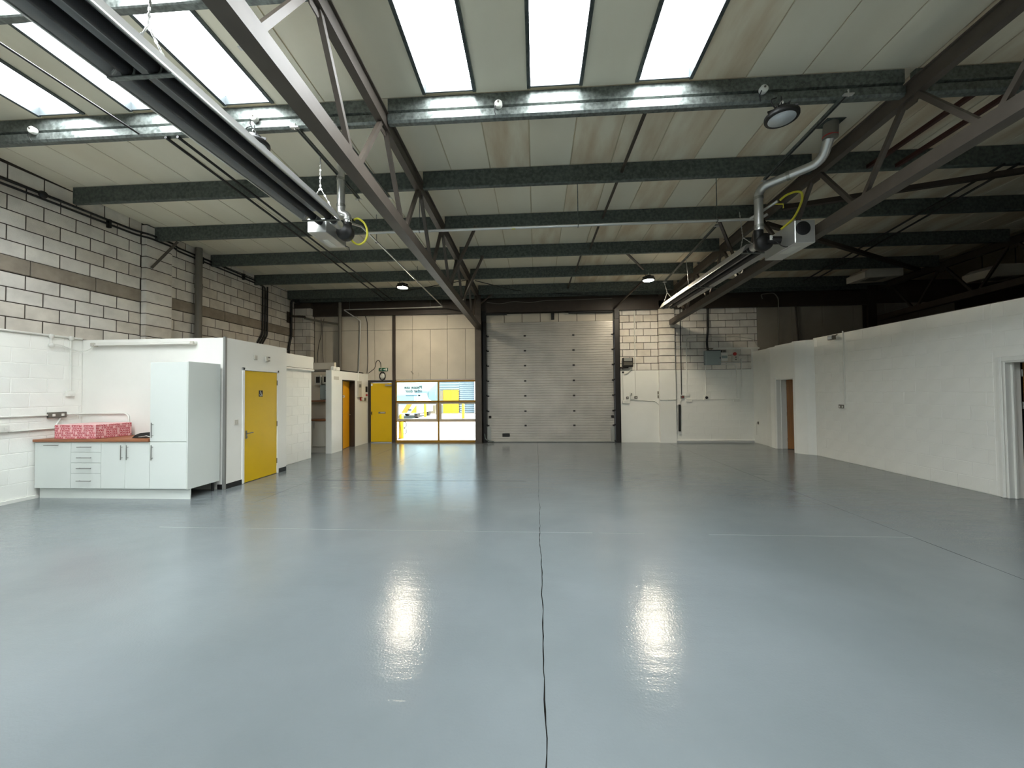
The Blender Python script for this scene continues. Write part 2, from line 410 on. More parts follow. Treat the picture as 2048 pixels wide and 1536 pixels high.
# scuffs on the boards over the window
for x, z, dx, dz, w in ((-4.08, 2.33, .08, -.1, .03), (-3.83, 2.28, .0, -.12, .012), (-3.45, 2.25, .01, -.06, .008)):
    MB().bar((x, YB-.0015, z), (x+dx, YB-.0015, z+dz), .002, w).obj('scuff_mark', 'band', wb)
# blocks right of the door
lay(wb, 1, YB+.008, 2.64, 3.84, 2.265, .2185, .436, 9, bare, off=.1, zmax=4.22, gap=.017)
lay(wb, 1, YB+.008, 4.32, 6.86, 2.265, .2185, .436, 9, bare, off=.28, zmax=4.22, gap=.017)
bp_ = struct('wall_back_pier', 'block pier with white painted foot on the back wall', MB().box(3.85, 4.31, YB-.1, YB, 0, 4.7), 'mortar', 'wall')
for r in range(10):
    z = 2.265+r*.2185
    MB().bbox(3.84, 4.32, YB-.11, YB+.01, z+.009, z+.2095, .006).obj('block', random.choice(bare), bp_)
wpb = struct('wall_back_painted', 'white painted lower blockwork on the back wall beside the roller door', MB().box(2.64, 3.84, YB-.004, YB+.1, 0, 2.262).box(4.32, 6.72, YB-.004, YB+.1, 0, 2.262).box(3.835, 4.325, YB-.114, YB+.1, 0, 2.262).box(6.66, 6.86, YB-.006, YB+.1, 2.262, 2.9), 'white', 'wall')
lay(wpb, 1, YB-.004, 4.33, 6.72, .045, .2185, .436, 10, ['white'], proud=.003, gap=.004, off=.2)
MB().bbox(4.33, 6.74, YB-.05, YB, .05, .075, .004).obj('trim_1', 'white', None, 'thin white painted pipe rail along the foot of the back wall', 'trim', None, 'structure')

# ------------------------------------------------------------------ right wall (white blockwork with two doorways)
ZR = 2.87
wr = MB()
wr.box(XR+.006, XR+.2, 6.08, 9.93, 0, ZR).box(XR+.006, XR+.2, YF, 5.2, 0, ZR).box(XR+.006, XR+.2, 5.2, 6.08, 2.02, ZR)
wr = struct('wall_right', 'long white painted block wall on the right', wr, 'white_wall', 'wall')
lay(wr, 2, XR+.006, 6.2, 9.9, 0, .2208, .436, 13, ['white_wall'], proud=.004, gap=.006, off=.1)
lay(wr, 2, XR+.006, 4.2, 6.2, 0, .2208, .436, 13, ['white_wall'], proud=.004, gap=.006, off=.1, skip=lambda a, b, za, zb: a < 6.16 and zb < 2.2)
ZP = 2.84
wq = MB().prism([(XR+.2, 9.9), (6.83, 9.9), (6.74, 9.97), (6.70, 10.0), (6.56, 10.2), (6.56, 10.29), (6.80, 10.29), (6.80, 10.3), (XR+.2, 10.3)][::-1], 2, 0, ZP)
wq.box(6.56, 6.80, 10.29, 11.0, 1.9, ZP-.02)
wq.prism([(6.80, 11.0), (6.56, 11.0), (6.57, 11.25), (6.66, 11.6), (6.70, 12.35), (6.95, 12.35)][::-1], 2, 0, ZP-.04)
wq = struct('wall_right_return', 'white painted wall return around the far doorway on the right', wq, 'white_wall', 'wall')
MB().box(XR+.03, XR+.06, 4, 9.9, ZR, ZR+.015).obj('trim_2', 'black', None, 'dark edge strip along the top of the long white wall', 'trim', None, 'structure')
struct('office_roof', 'flat roof deck over the offices behind the white wall, coloured dark to keep the void in shade', MB().box(XR+.1, XE, YF, YB, 2.7, 2.8), 'void_shade', 'roof deck')  # coloured dark so that little light bounces up into the void
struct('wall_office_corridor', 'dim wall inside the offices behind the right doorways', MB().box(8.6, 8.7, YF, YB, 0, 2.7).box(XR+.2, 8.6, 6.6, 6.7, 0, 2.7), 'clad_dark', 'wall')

# far brown door, standing open
d5 = thing('door_5', 'brown wooden door standing open in the far right doorway', 'door', (6.83, 10.98, 0), None, 'structure')
leaf = MB().bbox(0, .68, -.044, 0, .01, 1.885, .004).mesh('leaf', M['wood_door'])
o = inst('leaf', leaf, d5, (6.83, 10.97, 0), (0, 0, R(-38)))
hm = MB().tube([(0,0,-.05),(0,0,.05)], .012, 8).mesh('hinge', M['handle'])
for z in (.25, .95, 1.65): inst('hinge', hm, d5, (6.82, 10.965, z))
a5 = thing('trim_3', 'white timber door lining of the far right doorway', 'door frame', (6.68, 11, 0), None, 'structure')
MB().bbox(6.545, 6.82, 10.96, 11.0, 0, 1.9).obj('jamb', 'white', a5)
MB().bbox(6.54, 6.56, 10.97, 11.06, 0, 1.95).obj('architrave', 'white', a5)
MB().bbox(6.545, 6.82, 10.29, 10.96, 1.88, 1.91).obj('head', 'white', a5)
MB().bbox(6.66, 6.69, 10.945, 10.965, 0, 1.88).obj('door_stop', 'white', a5)
# near door
d6 = thing('door_6', 'brown wooden door at the right edge, open behind its white frame', 'door', (7.08, 6.05, 0), None, 'structure')
leaf = MB().bbox(0, .76, -.044, 0, .01, 1.97, .004).mesh('leaf', M['wood_door'])
inst('leaf', leaf, d6, (7.05, 6.04, 0), (0, 0, R(-28)))
for z in (.25, 1.35, 1.82): inst('hinge', hm, d6, (7.035, 6.03, z))
a6 = thing('trim_4', 'white moulded door frame of the near right doorway', 'door frame', (6.83, 6.1, 0), None, 'structure')
MB().bbox(6.82, 7.04, 6.05, 6.08, 0, 1.99).obj('jamb', 'white', a6)
MB().bbox(6.90, 6.94, 6.03, 6.055, 0, 1.97).obj('door_stop', 'white', a6)
m_ = MB().bbox(6.805, 6.83, 6.08, 6.15, 0, 2.06, .008).bbox(6.795, 6.81, 6.09, 6.12, 0, 2.05, .006)
m_.obj('architrave', 'white', a6)
MB().bbox(6.805, 6.83, 5.1, 6.08, 1.99, 2.06, .008).obj('architrave', 'white', a6)
MB().bbox(6.82, 7.04, 5.2, 6.05, 1.97, 2.0).obj('head', 'white', a6)

# ------------------------------------------------------------------ roof deck, boards, rooflights
SKC = {-8: 'far left', -6: 'left', -4: 'left', 0: 'centre', 2: 'centre', 4: 'right'}
ROWS = ((1.576, 4.44), (-4.244, -1.334))  # second row is added unseen behind the viewer, to brighten the room
dk = MB()
xs = sorted(set([XL-.25, XE+.2] + [CX0+CW*k for k in range(-10, 25)])); xs = [x for x in xs if XL-.25 <= x <= XE+.2]
def is_sky(x, y):
    k = math.floor((x-CX0)/CW+1e-6)
    return k in SKC and any(a < y < b for a, b in ROWS)
ys = sorted(set([YF-.2, YB+.25] + [v for r in ROWS for v in r]))
for a, b in zip(xs, xs[1:]):
    for c, d in zip(ys, ys[1:]):
        if is_sky((a+b)/2, (c+d)/2): continue
        dk.add([(a,c,zr(c)+.012),(b,c,zr(c)+.012),(b,d,zr(d)+.012),(a,d,zr(d)+.012),(a,c,zr(c)+.25),(b,c,zr(c)+.25),(b,d,zr(d)+.25),(a,d,zr(d)+.25)],
               [(0,3,2,1),(4,5,6,7),(0,1,5,4),(2,3,7,6),(1,2,6,5),(3,0,4,7)])
ceil = struct('ceiling', 'low pitched ceiling of cream liner boards under the roof', dk, 'deck', 'ceiling')
bmesh_c = {}
def board(x0, x1, y0, y1):
    w = round(x1-x0-.016, 3); L = round(math.hypot(y1-y0, SL*(y1-y0))-.01, 3)
    cx = (x0+x1)/2; cy = (y0+y1)/2
    stain = (cx > 1.0 and random.random() < .55) or (-1 < cx < 2.4 and 4.4 < cy < 9 and random.random() < .5) or cx > 4.3
    k = (w, L, stain)
    if k not in bmesh_c: bmesh_c[k] = MB().bbox(-w/2, w/2, -L/2, L/2, 0, .013, .003).mesh('ceiling_board', M['board_stain' if stain else 'board'])
    inst('ceiling_board', bmesh_c[k], ceil, (cx, cy, zr(cy)), (ANG, 0, 0))
bays = list(zip(PVIS, PVIS[1:])) + [(PVIS[-1], YB)]
for bi, (c, d) in enumerate(bays):
    for k in range(-11, 20):
        a = CX0+CW*k; b = a+CW
        a = max(a, XL); b = min(b, 10.9)
        if b-a < .06 or (bi == 0 and k in SKC): continue
        board(a, b, c, d)
# rooflights: curb walls and a daylit translucent sheet
names = {(-8,0): 'leftmost glowing rooflight above the painted block wall', (-6,0): 'glowing rooflight half hidden behind the left radiant heater', (-4,0): 'glowing rooflight between the left heater and the left roof truss',
         (0,0): 'glowing rooflight just right of the left roof truss', (2,0): 'middle glowing rooflight of the three over the centre bay', (4,0): 'rightmost glowing rooflight over the centre bay'}
for ri, (ya, yb) in enumerate(ROWS):
    for k in SKC:
        x0 = CX0+CW*k; x1 = x0+CW
        t = thing('window_%d' % (2+ri*6+list(SKC).index(k)), names.get((k, ri), 'added unseen rooflight brightening the room from behind the viewer, %s column' % ORD[list(SKC).index(k)]), 'rooflight', ((x0+x1)/2, (ya+yb)/2, zr((ya+yb)/2)), 'rooflights', 'structure')
        for (xa, xb) in ((x0, x0+.03), (x1-.03, x1)):
            MB().prism([(ya, zr(ya)-.02), (yb, zr(yb)-.02), (yb, zr(yb)+.13), (ya, zr(ya)+.13)], 0, xa, xb).obj('curb', 'curb', t)
        for (y0, y1) in ((ya, ya+.03), (yb-.02, yb)):
            MB().box(x0+.03, x1-.03, y0, y1, zr(y0)-.01, zr(y0)+.13).obj('curb', 'curb', t)
        MB().prism([(ya, zr(ya)+.1), (yb, zr(yb)+.1), (yb, zr(yb)+.112), (ya, zr(ya)+.112)], 0, x0+.03, x1-.03).obj('glazing_sheet', 'sky_pane', t)
        if ri == 0:
            for xe in (x0-.012, x1-.012):
                MB().prism([(3.05, zr(3.05)-.02), (yb, zr(yb)-.02), (yb, zr(yb)+.004), (3.05, zr(3.05)+.004)], 0, xe, xe+.024).obj('edge_angle', 'galv_dark', t)

# ------------------------------------------------------------------ purlins, one per bay between the trusses
TX = (-1.82, 4.2, 10.25)
BAYX = ((XL+.02, TX[0]-.06, 'left bay over the kitchenette'), (TX[0]+.06, TX[1]-.06, 'bay between the two trusses'), (TX[1]+.06, TX[2]-.06, 'right bay over the white wall'))
def purlin_prof(y, big):
    z = zr(y)-.004
    if big:
        f = [(0,0),(0,-.15),(.028,-.165),(.028,-.175),(-.008,-.19),(-.008,-.275),(.012,-.30),(.07,-.30),(.07,0)]
    else:
        f = [(0,0),(0,-.262),(.008,-.275),(.065,-.275),(.065,-.245),(.058,-.245),(.058,-.265),(.01,-.258),(.01,-.01),(.065,-.01),(.065,0)]
    return [(y+a, z+b) for a, b in f][::-1]
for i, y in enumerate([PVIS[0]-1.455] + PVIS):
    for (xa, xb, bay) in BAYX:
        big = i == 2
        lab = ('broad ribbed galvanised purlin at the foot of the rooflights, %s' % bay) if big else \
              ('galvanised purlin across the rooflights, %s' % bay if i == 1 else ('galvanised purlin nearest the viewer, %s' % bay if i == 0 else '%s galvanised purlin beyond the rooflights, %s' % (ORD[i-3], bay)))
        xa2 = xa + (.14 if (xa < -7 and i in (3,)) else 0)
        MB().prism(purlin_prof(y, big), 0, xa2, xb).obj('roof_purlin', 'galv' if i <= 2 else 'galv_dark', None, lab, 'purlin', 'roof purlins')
for (xa, xb, bay) in BAYX:
    MB().prism([(12.12,4.62),(12.12,4.79),(12.2,4.79),(12.2,4.62)], 0, xa, xb).obj('eaves_purlin', 'galv_dark', None, 'dull steel eaves purlin close to the back wall, %s' % bay, 'purlin')
    MB().box(xa, xb, 12.24, 12.34, 4.17, 4.56).obj('eaves_beam', 'brown_steel', None, 'deep dark brown eaves beam on top of the back wall, %s' % bay, 'beam')
# white junction boxes on the broad purlin
for x, w in ((-6.38, 'leftmost'), (-3.42, 'between the left heater and truss'), (-.41, 'in the middle bay'), (2.6, 'above the unlit round lamp')):
    t = thing('junction_box', 'small white round junction box on the broad purlin, %s' % w, 'junction box', (x, 4.42, 5.0), 'junction boxes on the purlin')
    MB().lathe([(.04,0),(.045,-.01),(.045,-.05),(.035,-.06)], (x, 4.48, 5.0), 1, 14).obj('housing', 'plastic', t)
    MB().lathe([(.012,0),(.012,-.008)], (x, 4.42, 5.01), 1, 8).obj('screw', 'grey_socket', t)
    MB().tube([(x-.03, 4.43, 4.98), (x-.05, 4.44, 4.93), (x-.03, 4.46, 4.87)], .006, 6).obj('cable', 'black', t)

# ------------------------------------------------------------------ trusses
def truss(X, zb, label, dim=False):
    t = thing('roof_truss', label, 'truss', (X, YB, 3.6), 'roof trusses')
    mt = 'brown_steel' if dim else 'truss'  # far truss takes a darker colour in place of the void's shade
    y0, y1 = -8.6, 12.16
    MB().prism([(y0, zb(y0)), (y1, zb(y1)), (y1, zb(y1)+.15), (y0, zb(y0)+.15)], 0, X-.07, X+.07).obj('bottom_chord', mt, t)
    zt = lambda y: zr(y)-.35
    MB().prism([(y0, zt(y0)), (y1+.1, zt(y1+.1)), (y1+.1, zt(y1+.1)+.15), (y0, zt(y0)+.15)], 0, X-.045, X+.045).obj('top_chord', mt, t)
    MB().prism([(y0, zt(y0)+.15), (y1, zt(y1)+.15), (y1, zt(y1)+.165), (y0, zt(y0)+.165)], 0, X-.075, X+.075).obj('top_flange', mt, t)
    for y in PY+[]:
        if y < y0+1: continue
        for s in (-1, 1):
            yb = y+s*.7275
            if yb > y1: continue
            MB().bar((X, y+s*.06, zt(y)+.03), (X, yb-s*.06, zb(yb)+.12), .05, .05).obj('web_member', mt, t)
    for y in PVIS: MB().prism([(y-.12, zt(y)+.02), (y+.12, zt(y)+.02), (y+.06, zt(y)-.08), (y-.06, zt(y)-.08)], 0, X-.006, X+.006).obj('gusset_plate', mt, t)
    return t
truss(TX[0], lambda y: 3.91-.0235*y, 'brown steel lattice roof truss left of centre, ending at the column beside the window')
truss(TX[1], lambda y: 4.09-.036*y, 'brown steel lattice roof truss on the right, beside the right radiant heater')
truss(TX[2], lambda y: 4.09-.036*y, 'steel lattice roof truss over the office roof at far right, coloured darker for the shade there', True)
# columns
def column(X, label, m='brown_steel', w=.1, z0=0):
    t = thing('steel_column', label, 'column', (X, 12.2, z0))
    MB().box(X-w, X+w, 12.1, 12.115, z0, 4.8).obj('flange', m, t); MB().box(X-w, X+w, 12.30, 12.315, z0, 4.8).obj('flange', m, t)
    MB().box(X-.008, X+.008, 12.115, 12.30, z0, 4.8).obj('web', m, t)
    MB().box(X-w-.02, X+w+.02, 12.08, 12.33, z0, z0+.015).obj('base_plate', m, t)
column(-1.83, 'dark steel column between the window and the roller door', 'truss')
column(10.05, 'dark steel column above the office roof', 'brown_steel', .12, 2.8)

# braces between trusses and purlins
def brace(name, a, b, w, m, label, cat='brace'):
    MB().bar(a, b, w, w).obj(name, m, None, label, cat, 'roof braces')
brace('diagonal_brace', (-1.78, 7.9, 3.9), (-1.14, 7.36, 4.84), .045, 'truss', 'slanting brace from the left truss to the third purlin')
brace('diagonal_brace', (-1.78, 9.4, 3.9), (-1.2, 8.8, 4.78), .045, 'truss', 'slanting brace from the left truss to the fourth purlin')
brace('diagonal_brace', (-1.72, 12.1, 4.45), (-1.25, 11.8, 4.72), .035, 'truss', 'short knee brace at the head of the column beside the roller door')
brace('diagonal_brace', (4.14, 8.0, 4.0), (3.42, 7.36, 4.84), .045, 'truss', 'slanting brace above the right heater meeting the third purlin')
brace('diagonal_brace', (2.45, 12.25, 4.2), (3.08, 10.33, 4.74), .04, 'brown_steel', 'long slanting brace above the right edge of the roller door')
brace('diagonal_brace', (2.09, 8.9, 4.78), (2.75, 9.9, 4.7), .04, 'truss', 'brace below the lit lamp on the right side of the bay')
brace('diagonal_brace', (4.25, 6.8, 4.72), (7.6, 5.8, 4.75), .075, 'brown_steel', 'brown angle brace crossing the right bay, nearer the viewer')
brace('diagonal_brace', (4.25, 7.3, 4.66), (9.6, 10.2, 4.58), .075, 'brown_steel', 'brown angle brace crossing the right bay towards the dark corner')
brace('wall_strut', (XL+.4, 7.6, 4.84), (XL+.14, 7.3, 4.2), .045, 'truss', 'short steel strut from the left wall pier up to a purlin')
for i, (a, b) in enumerate((((1.37, 4.5), (1.34, 5.92)), ((1.33, 5.98), (1.3, 7.37)), ((1.28, 7.44), (1.26, 8.82)), ((1.1, 8.9), (1.08, 10.29)), ((1.02, 10.36), (1.0, 11.75)))):
    brace('purlin_tie', (a[0], a[1]+.07, zr(a[1])-.16), (b[0], b[1], zr(b[1])-.16), .035, 'brown_steel', '%s dark tie strut joining purlins along the middle bay' % ORD[i], 'strut')
for i, (x, n) in enumerate(((4.95, 'left'), (5.35, 'right'))):
    brace('red_oxide_strut', (x, 4.55, zr(4.5)-.26), (x-.02, 5.95, zr(5.9)-.24), .05, mat('red_oxide_steel', (58, 26, 20), .6) if i == 0 else bpy.data.materials['red_oxide_steel'], '%s of the two dark red oxide struts right of the flue' % n, 'strut')

# ------------------------------------------------------------------ strut channels below the purlins
def channel(a, b, label):
    a = Vector(a); b = Vector(b); t = thing('strut_channel', label, 'channel', a, 'strut channels')
    MB().bar(a, b, .042, .03).obj('rail', 'galv', t)
    MB().bar(a-Vector((0,0,.018)), b-Vector((0,0,.018)), .014, .004).obj('slot', 'black', t)
    for p in (a, b):
        MB().box(p.x-.05, p.x+.05, p.y-.02, p.y+.02, p.z-.03, p.z-.018).obj('clamp', 'bright_metal', t)
        MB().tube([(p.x, p.y, p.z-.05), (p.x, p.y, p.z+.03)], .008, 6).obj('bolt', 'bright_metal', t)
channel((-2.87, 4.4, 4.84), (-2.86, 6.05, 4.80), 'steel channel under two purlins above the burner end of the left heater')
channel((-2.4, 4.4, 4.84), (-2.36, 6.05, 4.80), 'steel channel close to the left truss under two purlins')
channel((-2.72, 1.5, 4.96), (-2.72, 3.4, 4.90), 'steel channel at the top edge beside the left truss')
channel((3.43, 4.35, 4.84), (3.49, 6.0, 4.80), 'steel channel beside the right flue under two purlins')
channel((3.47, 7.5, 4.76), (3.6, 10.9, 4.66), 'long steel channel above the right heater')

# ------------------------------------------------------------------ radiant heaters
def chain(t, top, mid, legs):
    m = MB()
    def run(a, b):
        a = Vector(a); b = Vector(b); n = max(3, int((b-a).length/.05))
        for i in range(n):
            p = a.lerp(b, i/n); q = a.lerp(b, (i+1)/n); m.tube([p, q], .006, 5); m.bar(p.lerp(q,.25), p.lerp(q,.75), .022 if i % 2 else .006, .006 if i % 2 else .022)
    run(top, mid)
    for l in legs: run(mid, l)
    m.obj('hanging_chain', 'bright_metal', t)
def heater(X, y0, y1, z, label):
    t = thing('radiant_heater', label, 'heater', (X, (y0+y1)/2, z))
    p = [(X-.25,z),(X-.185,z+.125),(X-.05,z+.15),(X-.012,z+.075),(X+.012,z+.075),(X+.05,z+.15),(X+.185,z+.125),(X+.25,z)]
    rf = MB().sheet(p, 1, y0, y1, .005).obj('reflector', 'reflector', t)
    for s in (-1, 1):
        MB().bbox(X+s*.25-.008, X+s*.25+.008, y0, y1, z-.006, z+.012, .003).obj('reflector_lip', 'bright_metal', rf)
        MB().tube([(X+s*.105, y0-.05, z+.045), (X+s*.105, y1+.12, z+.045)], .046, 14).obj('radiant_tube', 'tube', t)
    n = int((y1-y0)/2.35)+1
    for i in range(n+1):
        y = y0+.04+(y1-y0-.08)*i/n if y0 > 0 else y1-.04-2.36*i
        b = MB().bbox(X-.255, X+.255, y-.018, y+.018, z-.016, z-.004, .002).obj('tube_bracket', 'galv', t)
        for s in (-1, 1): MB().ring((X+s*.105, y, z+.045), .052, .006, 1, 14, 6, math.pi*.95, math.pi*2.05).obj('tube_strap', 'galv', b)
    return t
hl = heater(-2.87, -1.6, 5.0, 3.95, 'long twin tube radiant heater hanging at upper left with burner at its far end')
chain(hl, (-2.87, 4.95, 4.80), (-2.87, 4.95, 4.38), ((-3.1, 4.95, 3.97), (-2.64, 4.95, 3.97)))
chain(hl, (-2.78, 2.6, 4.92), (-2.82, 2.6, 4.32), ((-3.1, 2.6, 3.97), (-2.64, 2.6, 3.97)))
bb = MB().bbox(-3.17, -2.9, 5.14, 5.72, 3.86, 4.06, .008).obj('burner_box', 'bright_metal', hl)
MB().bbox(-3.1, -3.02, 5.4, 5.66, 3.856, 3.861, .001).obj('label_plate', 'plastic', bb)
MB().bbox(-3.145, -3.115, 5.22, 5.26, 3.85, 3.862, .002).obj('indicator_lamp', 'plastic', bb)
MB().tube([(-2.765, 5.1, 3.995), (-2.765, 5.24, 3.995)], .062, 16).obj('tube_coupling', 'bright_metal', hl)
fn = MB().lathe([(.03,-.07),(.11,-.06),(.12,-.03),(.12,.03),(.11,.06),(.03,.07)], (-2.76, 5.42, 3.96), 1, 20).tube([(-2.74,5.42,3.98),(-2.72,5.42,4.14)], .055, 12).obj('fan', 'black', hl)
MB().tube([(-2.93, 5.66, 3.88), (-2.86, 5.72, 3.86), (-2.84, 5.73, 3.74), (-2.82, 5.74, 3.66)], .007, 6).obj('power_lead', 'black', hl)
def flue(pts, r, label, joints, cowl=None):
    t = thing('flue_pipe', label, 'flue', pts[0])
    MB().tube(pts, r, 16, True, .16).obj('duct', 'bright_metal', t)
    for (p, d) in joints:
        p = Vector(p); d = Vector(d).normalized()*.02; MB().tube([p-d, p+d], r+.006, 16).obj('joint_collar', 'alum', t)
    if cowl:
        MB().tube(cowl, .085, 18).obj('roof_sleeve', 'grey_pipe', t)
        MB().tube([Vector(cowl[0])+Vector((0,0,.02)), Vector(cowl[0])+Vector((0,0,.035))], .088, 18).obj('red_seal', 'red', t)
        MB().box(cowl[1][0]-.12, cowl[1][0]+.12, cowl[1][1]-.1, cowl[1][1]+.1, zr(cowl[1][1])-.008, zr(cowl[1][1])-.002).obj('flashing', 'galv_dark', t)
    return t
flue([(-2.72, 5.42, 4.1), (-2.73, 5.42, 4.22), (-2.83, 5.42, 4.24), (-2.83, 5.42, 5.1)], .055, 'shiny metal flue rising from the left heater burner', (((-2.83,5.42,4.36),(0,0,1)), ((-2.73,5.42,4.16),(0,0,1)), ((-2.83,5.42,4.75),(0,0,1))))
hr = heater(3.77, 6.72, 11.1, 3.95, 'twin tube radiant heater hanging at upper right with burner at its near end')
chain(hr, (3.6, 10.95, 4.66), (3.68, 10.95, 4.35), ((3.54, 10.95, 3.97), (3.98, 10.95, 3.97)))
chain(hr, (3.55, 6.85, 4.7), (3.6, 6.85, 4.25), ((3.54, 6.85, 3.97), (3.98, 6.85, 3.97)))
MB().tube([(3.5, 9.1, 4.68), (3.55, 9.1, 4.0)], .006, 6).obj('hanging_wire', 'bright_metal', hr)
bb = MB().bbox(3.75, 4.03, 5.75, 6.5, 3.72, 4.05, .008).obj('burner_box', 'bright_metal', hr)
MB().lathe([(.1,0),(.1,-.012),(.085,-.02)], (3.86, 5.75, 3.93), 1, 24).obj('air_inlet', 'tube', bb)
MB().bbox(3.8, 3.92, 5.9, 6.2, 3.716, 3.721, .001).obj('label_plate', 'plastic', bb)
MB().tube([(3.665, 6.3, 3.995), (3.665, 6.68, 3.995)], .058, 16).obj('tube_coupling', 'bright_metal', hr)
fn = MB().lathe([(.03,-.08),(.12,-.07),(.135,-.03),(.135,.03),(.12,.07),(.03,.08)], (3.52, 6.12, 3.88), 1, 22).tube([(3.45,6.12,3.9),(3.45,6.12,4.07)], .068, 12).obj('fan', 'black', hr)
MB().tube([(3.52, 6.04, 3.88), (3.7, 6.0, 3.86)], .06, 14).obj('fan_motor', 'black_steel', fn)
MB().bbox(3.53, 3.57, 5.97, 5.98, 3.86, 3.93, .001).obj('label_plate', 'plastic', fn)
MB().tube([(3.6,5.98,3.86),(3.68,5.93,3.74),(3.76,5.92,3.72),(3.8,5.92,3.84),(3.76,5.93,3.92)], .007, 6, True, .05).obj('power_lead', 'black', hr)
flue([(3.45, 6.1, 4.06), (3.45, 6.1, 4.72), (3.99, 5.53, 4.76), (3.95, 5.34, 4.98)], .062, 'shiny cranked metal flue from the right heater up through the roof', (((3.45,6.1,4.12),(0,0,1)), ((3.45,6.1,4.56),(0,0,1)), ((3.72,5.815,4.74),(.54,-.57,.04))), [(3.95, 5.32, 4.95), (3.95, 5.30, 5.17)])
# gas pipes and hoses
def pipe(name, pts, r, m, label, cat, bend=.06, n=8, group=None):
    return MB().tube(pts, r, n, True, bend).obj(name, m, None, label, cat, group)
g1 = thing('gas_pipe', 'thin steel gas pipe running along the left side to the back wall', 'pipe', (-2.9, 9, 4.35))
MB().tube([(-2.82, 5.62, 4.2), (-2.84, 6.1, 4.35), (-2.93, 12.05, 4.35), (-6.2, 12.05, 4.33), (-5.74, 12.28, 4.0), (-5.82, 12.3, 2.3)], .017, 8, True, .04).obj('pipe_run', 'bright_metal', g1)
for x, y, zt in ((-2.86, 6.75, 4.85), (-2.9, 9.3, 4.75), (-2.96, 11.9, 4.6), (-3.35, 12.05, 4.6), (-6.0, 12.05, 4.65)):
    MB().tube([(x, y, 4.33), (x, y, zt)], .006, 5).obj('drop_rod', 'galv', g1)
    MB().ring((x, y, 4.35), .022, .006, 1, 10, 5).obj('pipe_clip', 'galv', g1)
g2 = thing('gas_pipe', 'steel gas pipe crossing the centre bay from heater to heater', 'pipe', (.4, 6.4, 4.35))
MB().tube([(-2.84, 6.36, 4.35), (3.62, 6.38, 4.36), (3.7, 6.3, 4.4)], .024, 8, True, .05).obj('pipe_run', 'bright_metal', g2)
for x in (-1.95, .72, 2.95):
    MB().tube([(x, 6.37, 4.33), (x, 6.37, zr(6.4)-.02)], .007, 5).obj('drop_rod', 'galv', g2)
    MB().ring((x, 6.37, 4.355), .03, .007, 0, 10, 5).obj('pipe_clip', 'galv', g2)
for x in (-2.5, -.35): MB().tube([(x-.03, 6.37, 4.354), (x+.03, 6.37, 4.354)], .026, 8).obj('tape_band', 'hose', g2)
t = thing('gas_hose', 'yellow flexible gas hose looping at the left heater burner', 'hose', (-2.75, 5.6, 4.1))
MB().tube([(-2.72,5.55,4.2),(-2.62,5.52,4.22),(-2.5,5.5,4.12),(-2.46,5.5,3.98),(-2.5,5.5,3.85),(-2.6,5.5,3.8),(-2.7,5.52,3.86),(-2.76,5.55,3.95)], .015, 8, True, .08).obj('hose', 'hose', t)
MB().tube([(-2.8,5.58,4.22),(-2.69,5.54,4.2)], .022, 8).obj('valve', 'black_steel', t)
t = thing('gas_hose', 'yellow flexible gas hose looping above the right heater burner', 'hose', (3.85, 5.95, 4.3))
MB().tube([(3.68,5.95,4.45),(3.76,5.95,4.52),(3.9,5.95,4.57),(3.99,5.95,4.56),(4.0,5.95,4.46),(3.95,5.95,4.32),(3.86,5.95,4.15),(3.7,5.98,4.02)], .016, 8, True, .08).obj('hose', 'hose', t)
vb = MB().tube([(3.46,6.35,4.36),(3.56,6.15,4.4),(3.66,5.98,4.45)], .022, 8).obj('valve', 'bright_metal', t)
MB().tube([(3.6,6.05,4.44),(3.74,5.98,4.4),(3.74,5.98,4.34)], .01, 6).obj('valve_lever', 'hose', vb)

# ------------------------------------------------------------------ high-bay lamps, detector
def highbay(x, y, z, lit, label, tilt=0):
    t = thing('high_bay_lamp', label, 'lamp', (x, y, z), 'high-bay lamps')
    MB().lathe([(.165,-.03),(.17,-.02),(.17,.01),(.15,.03),(.09,.045),(.085,.09),(.05,.1)], (x, y, z), 2, 28).obj('housing', 'black', t)
    MB().lathe([(.135,-.033),(.135,-.028)], (x, y, z), 2, 28).obj('lens', 'lit' if lit else 'lens', t)
    for k in range(8):
        a = k*math.pi/4; MB().bar((x+.085*math.cos(a), y+.085*math.sin(a), z+.065), (x+.15*math.cos(a), y+.15*math.sin(a), z+.045), .006, .04).obj('cooling_fin', 'black', t)
    MB().ring((x, y, z+.14), .03, .006, 0, 14, 6).obj('hook', 'bright_metal', t)
    MB().tube([(x, y, z+.17), (x, y, zr(y)-.27)], .006, 5).obj('drop_chain', 'black_steel', t)
    MB().tube([(x, y, z+.09), (x-.08, y, z+.1), (x-.12, y, z+.2), (x-.05, y, zr(y)-.28)], .006, 6, True, .06).obj('cable', 'black', t)
highbay(2.79, 4.45, 4.68, False, 'unlit round high-bay lamp near the right heater flue')
highbay(-3.42, 4.45, 4.68, False, 'unlit round high-bay lamp mostly hidden behind the left heater')
highbay(-3.64, 10.32, 4.54, True, 'brightly lit high-bay lamp in front of the window wall')
highbay(2.99, 10.32, 4.56, True, 'brightly lit high-bay lamp right of the roller door')
t = thing('smoke_detector', 'white round smoke detector on the ceiling above the roller door', 'detector', (1.5, 10.75, zr(10.75)))
MB().lathe([(.03,-.075),(.055,-.065),(.06,-.035),(.05,-.03),(.05,0)], (1.5, 10.75, 4.93), 2, 18).obj('head', 'plastic', t)
MB().lathe([(.06,0),(.06,.03)], (1.5, 10.75, 4.93), 2, 18).obj('base', 'offwhite', t)

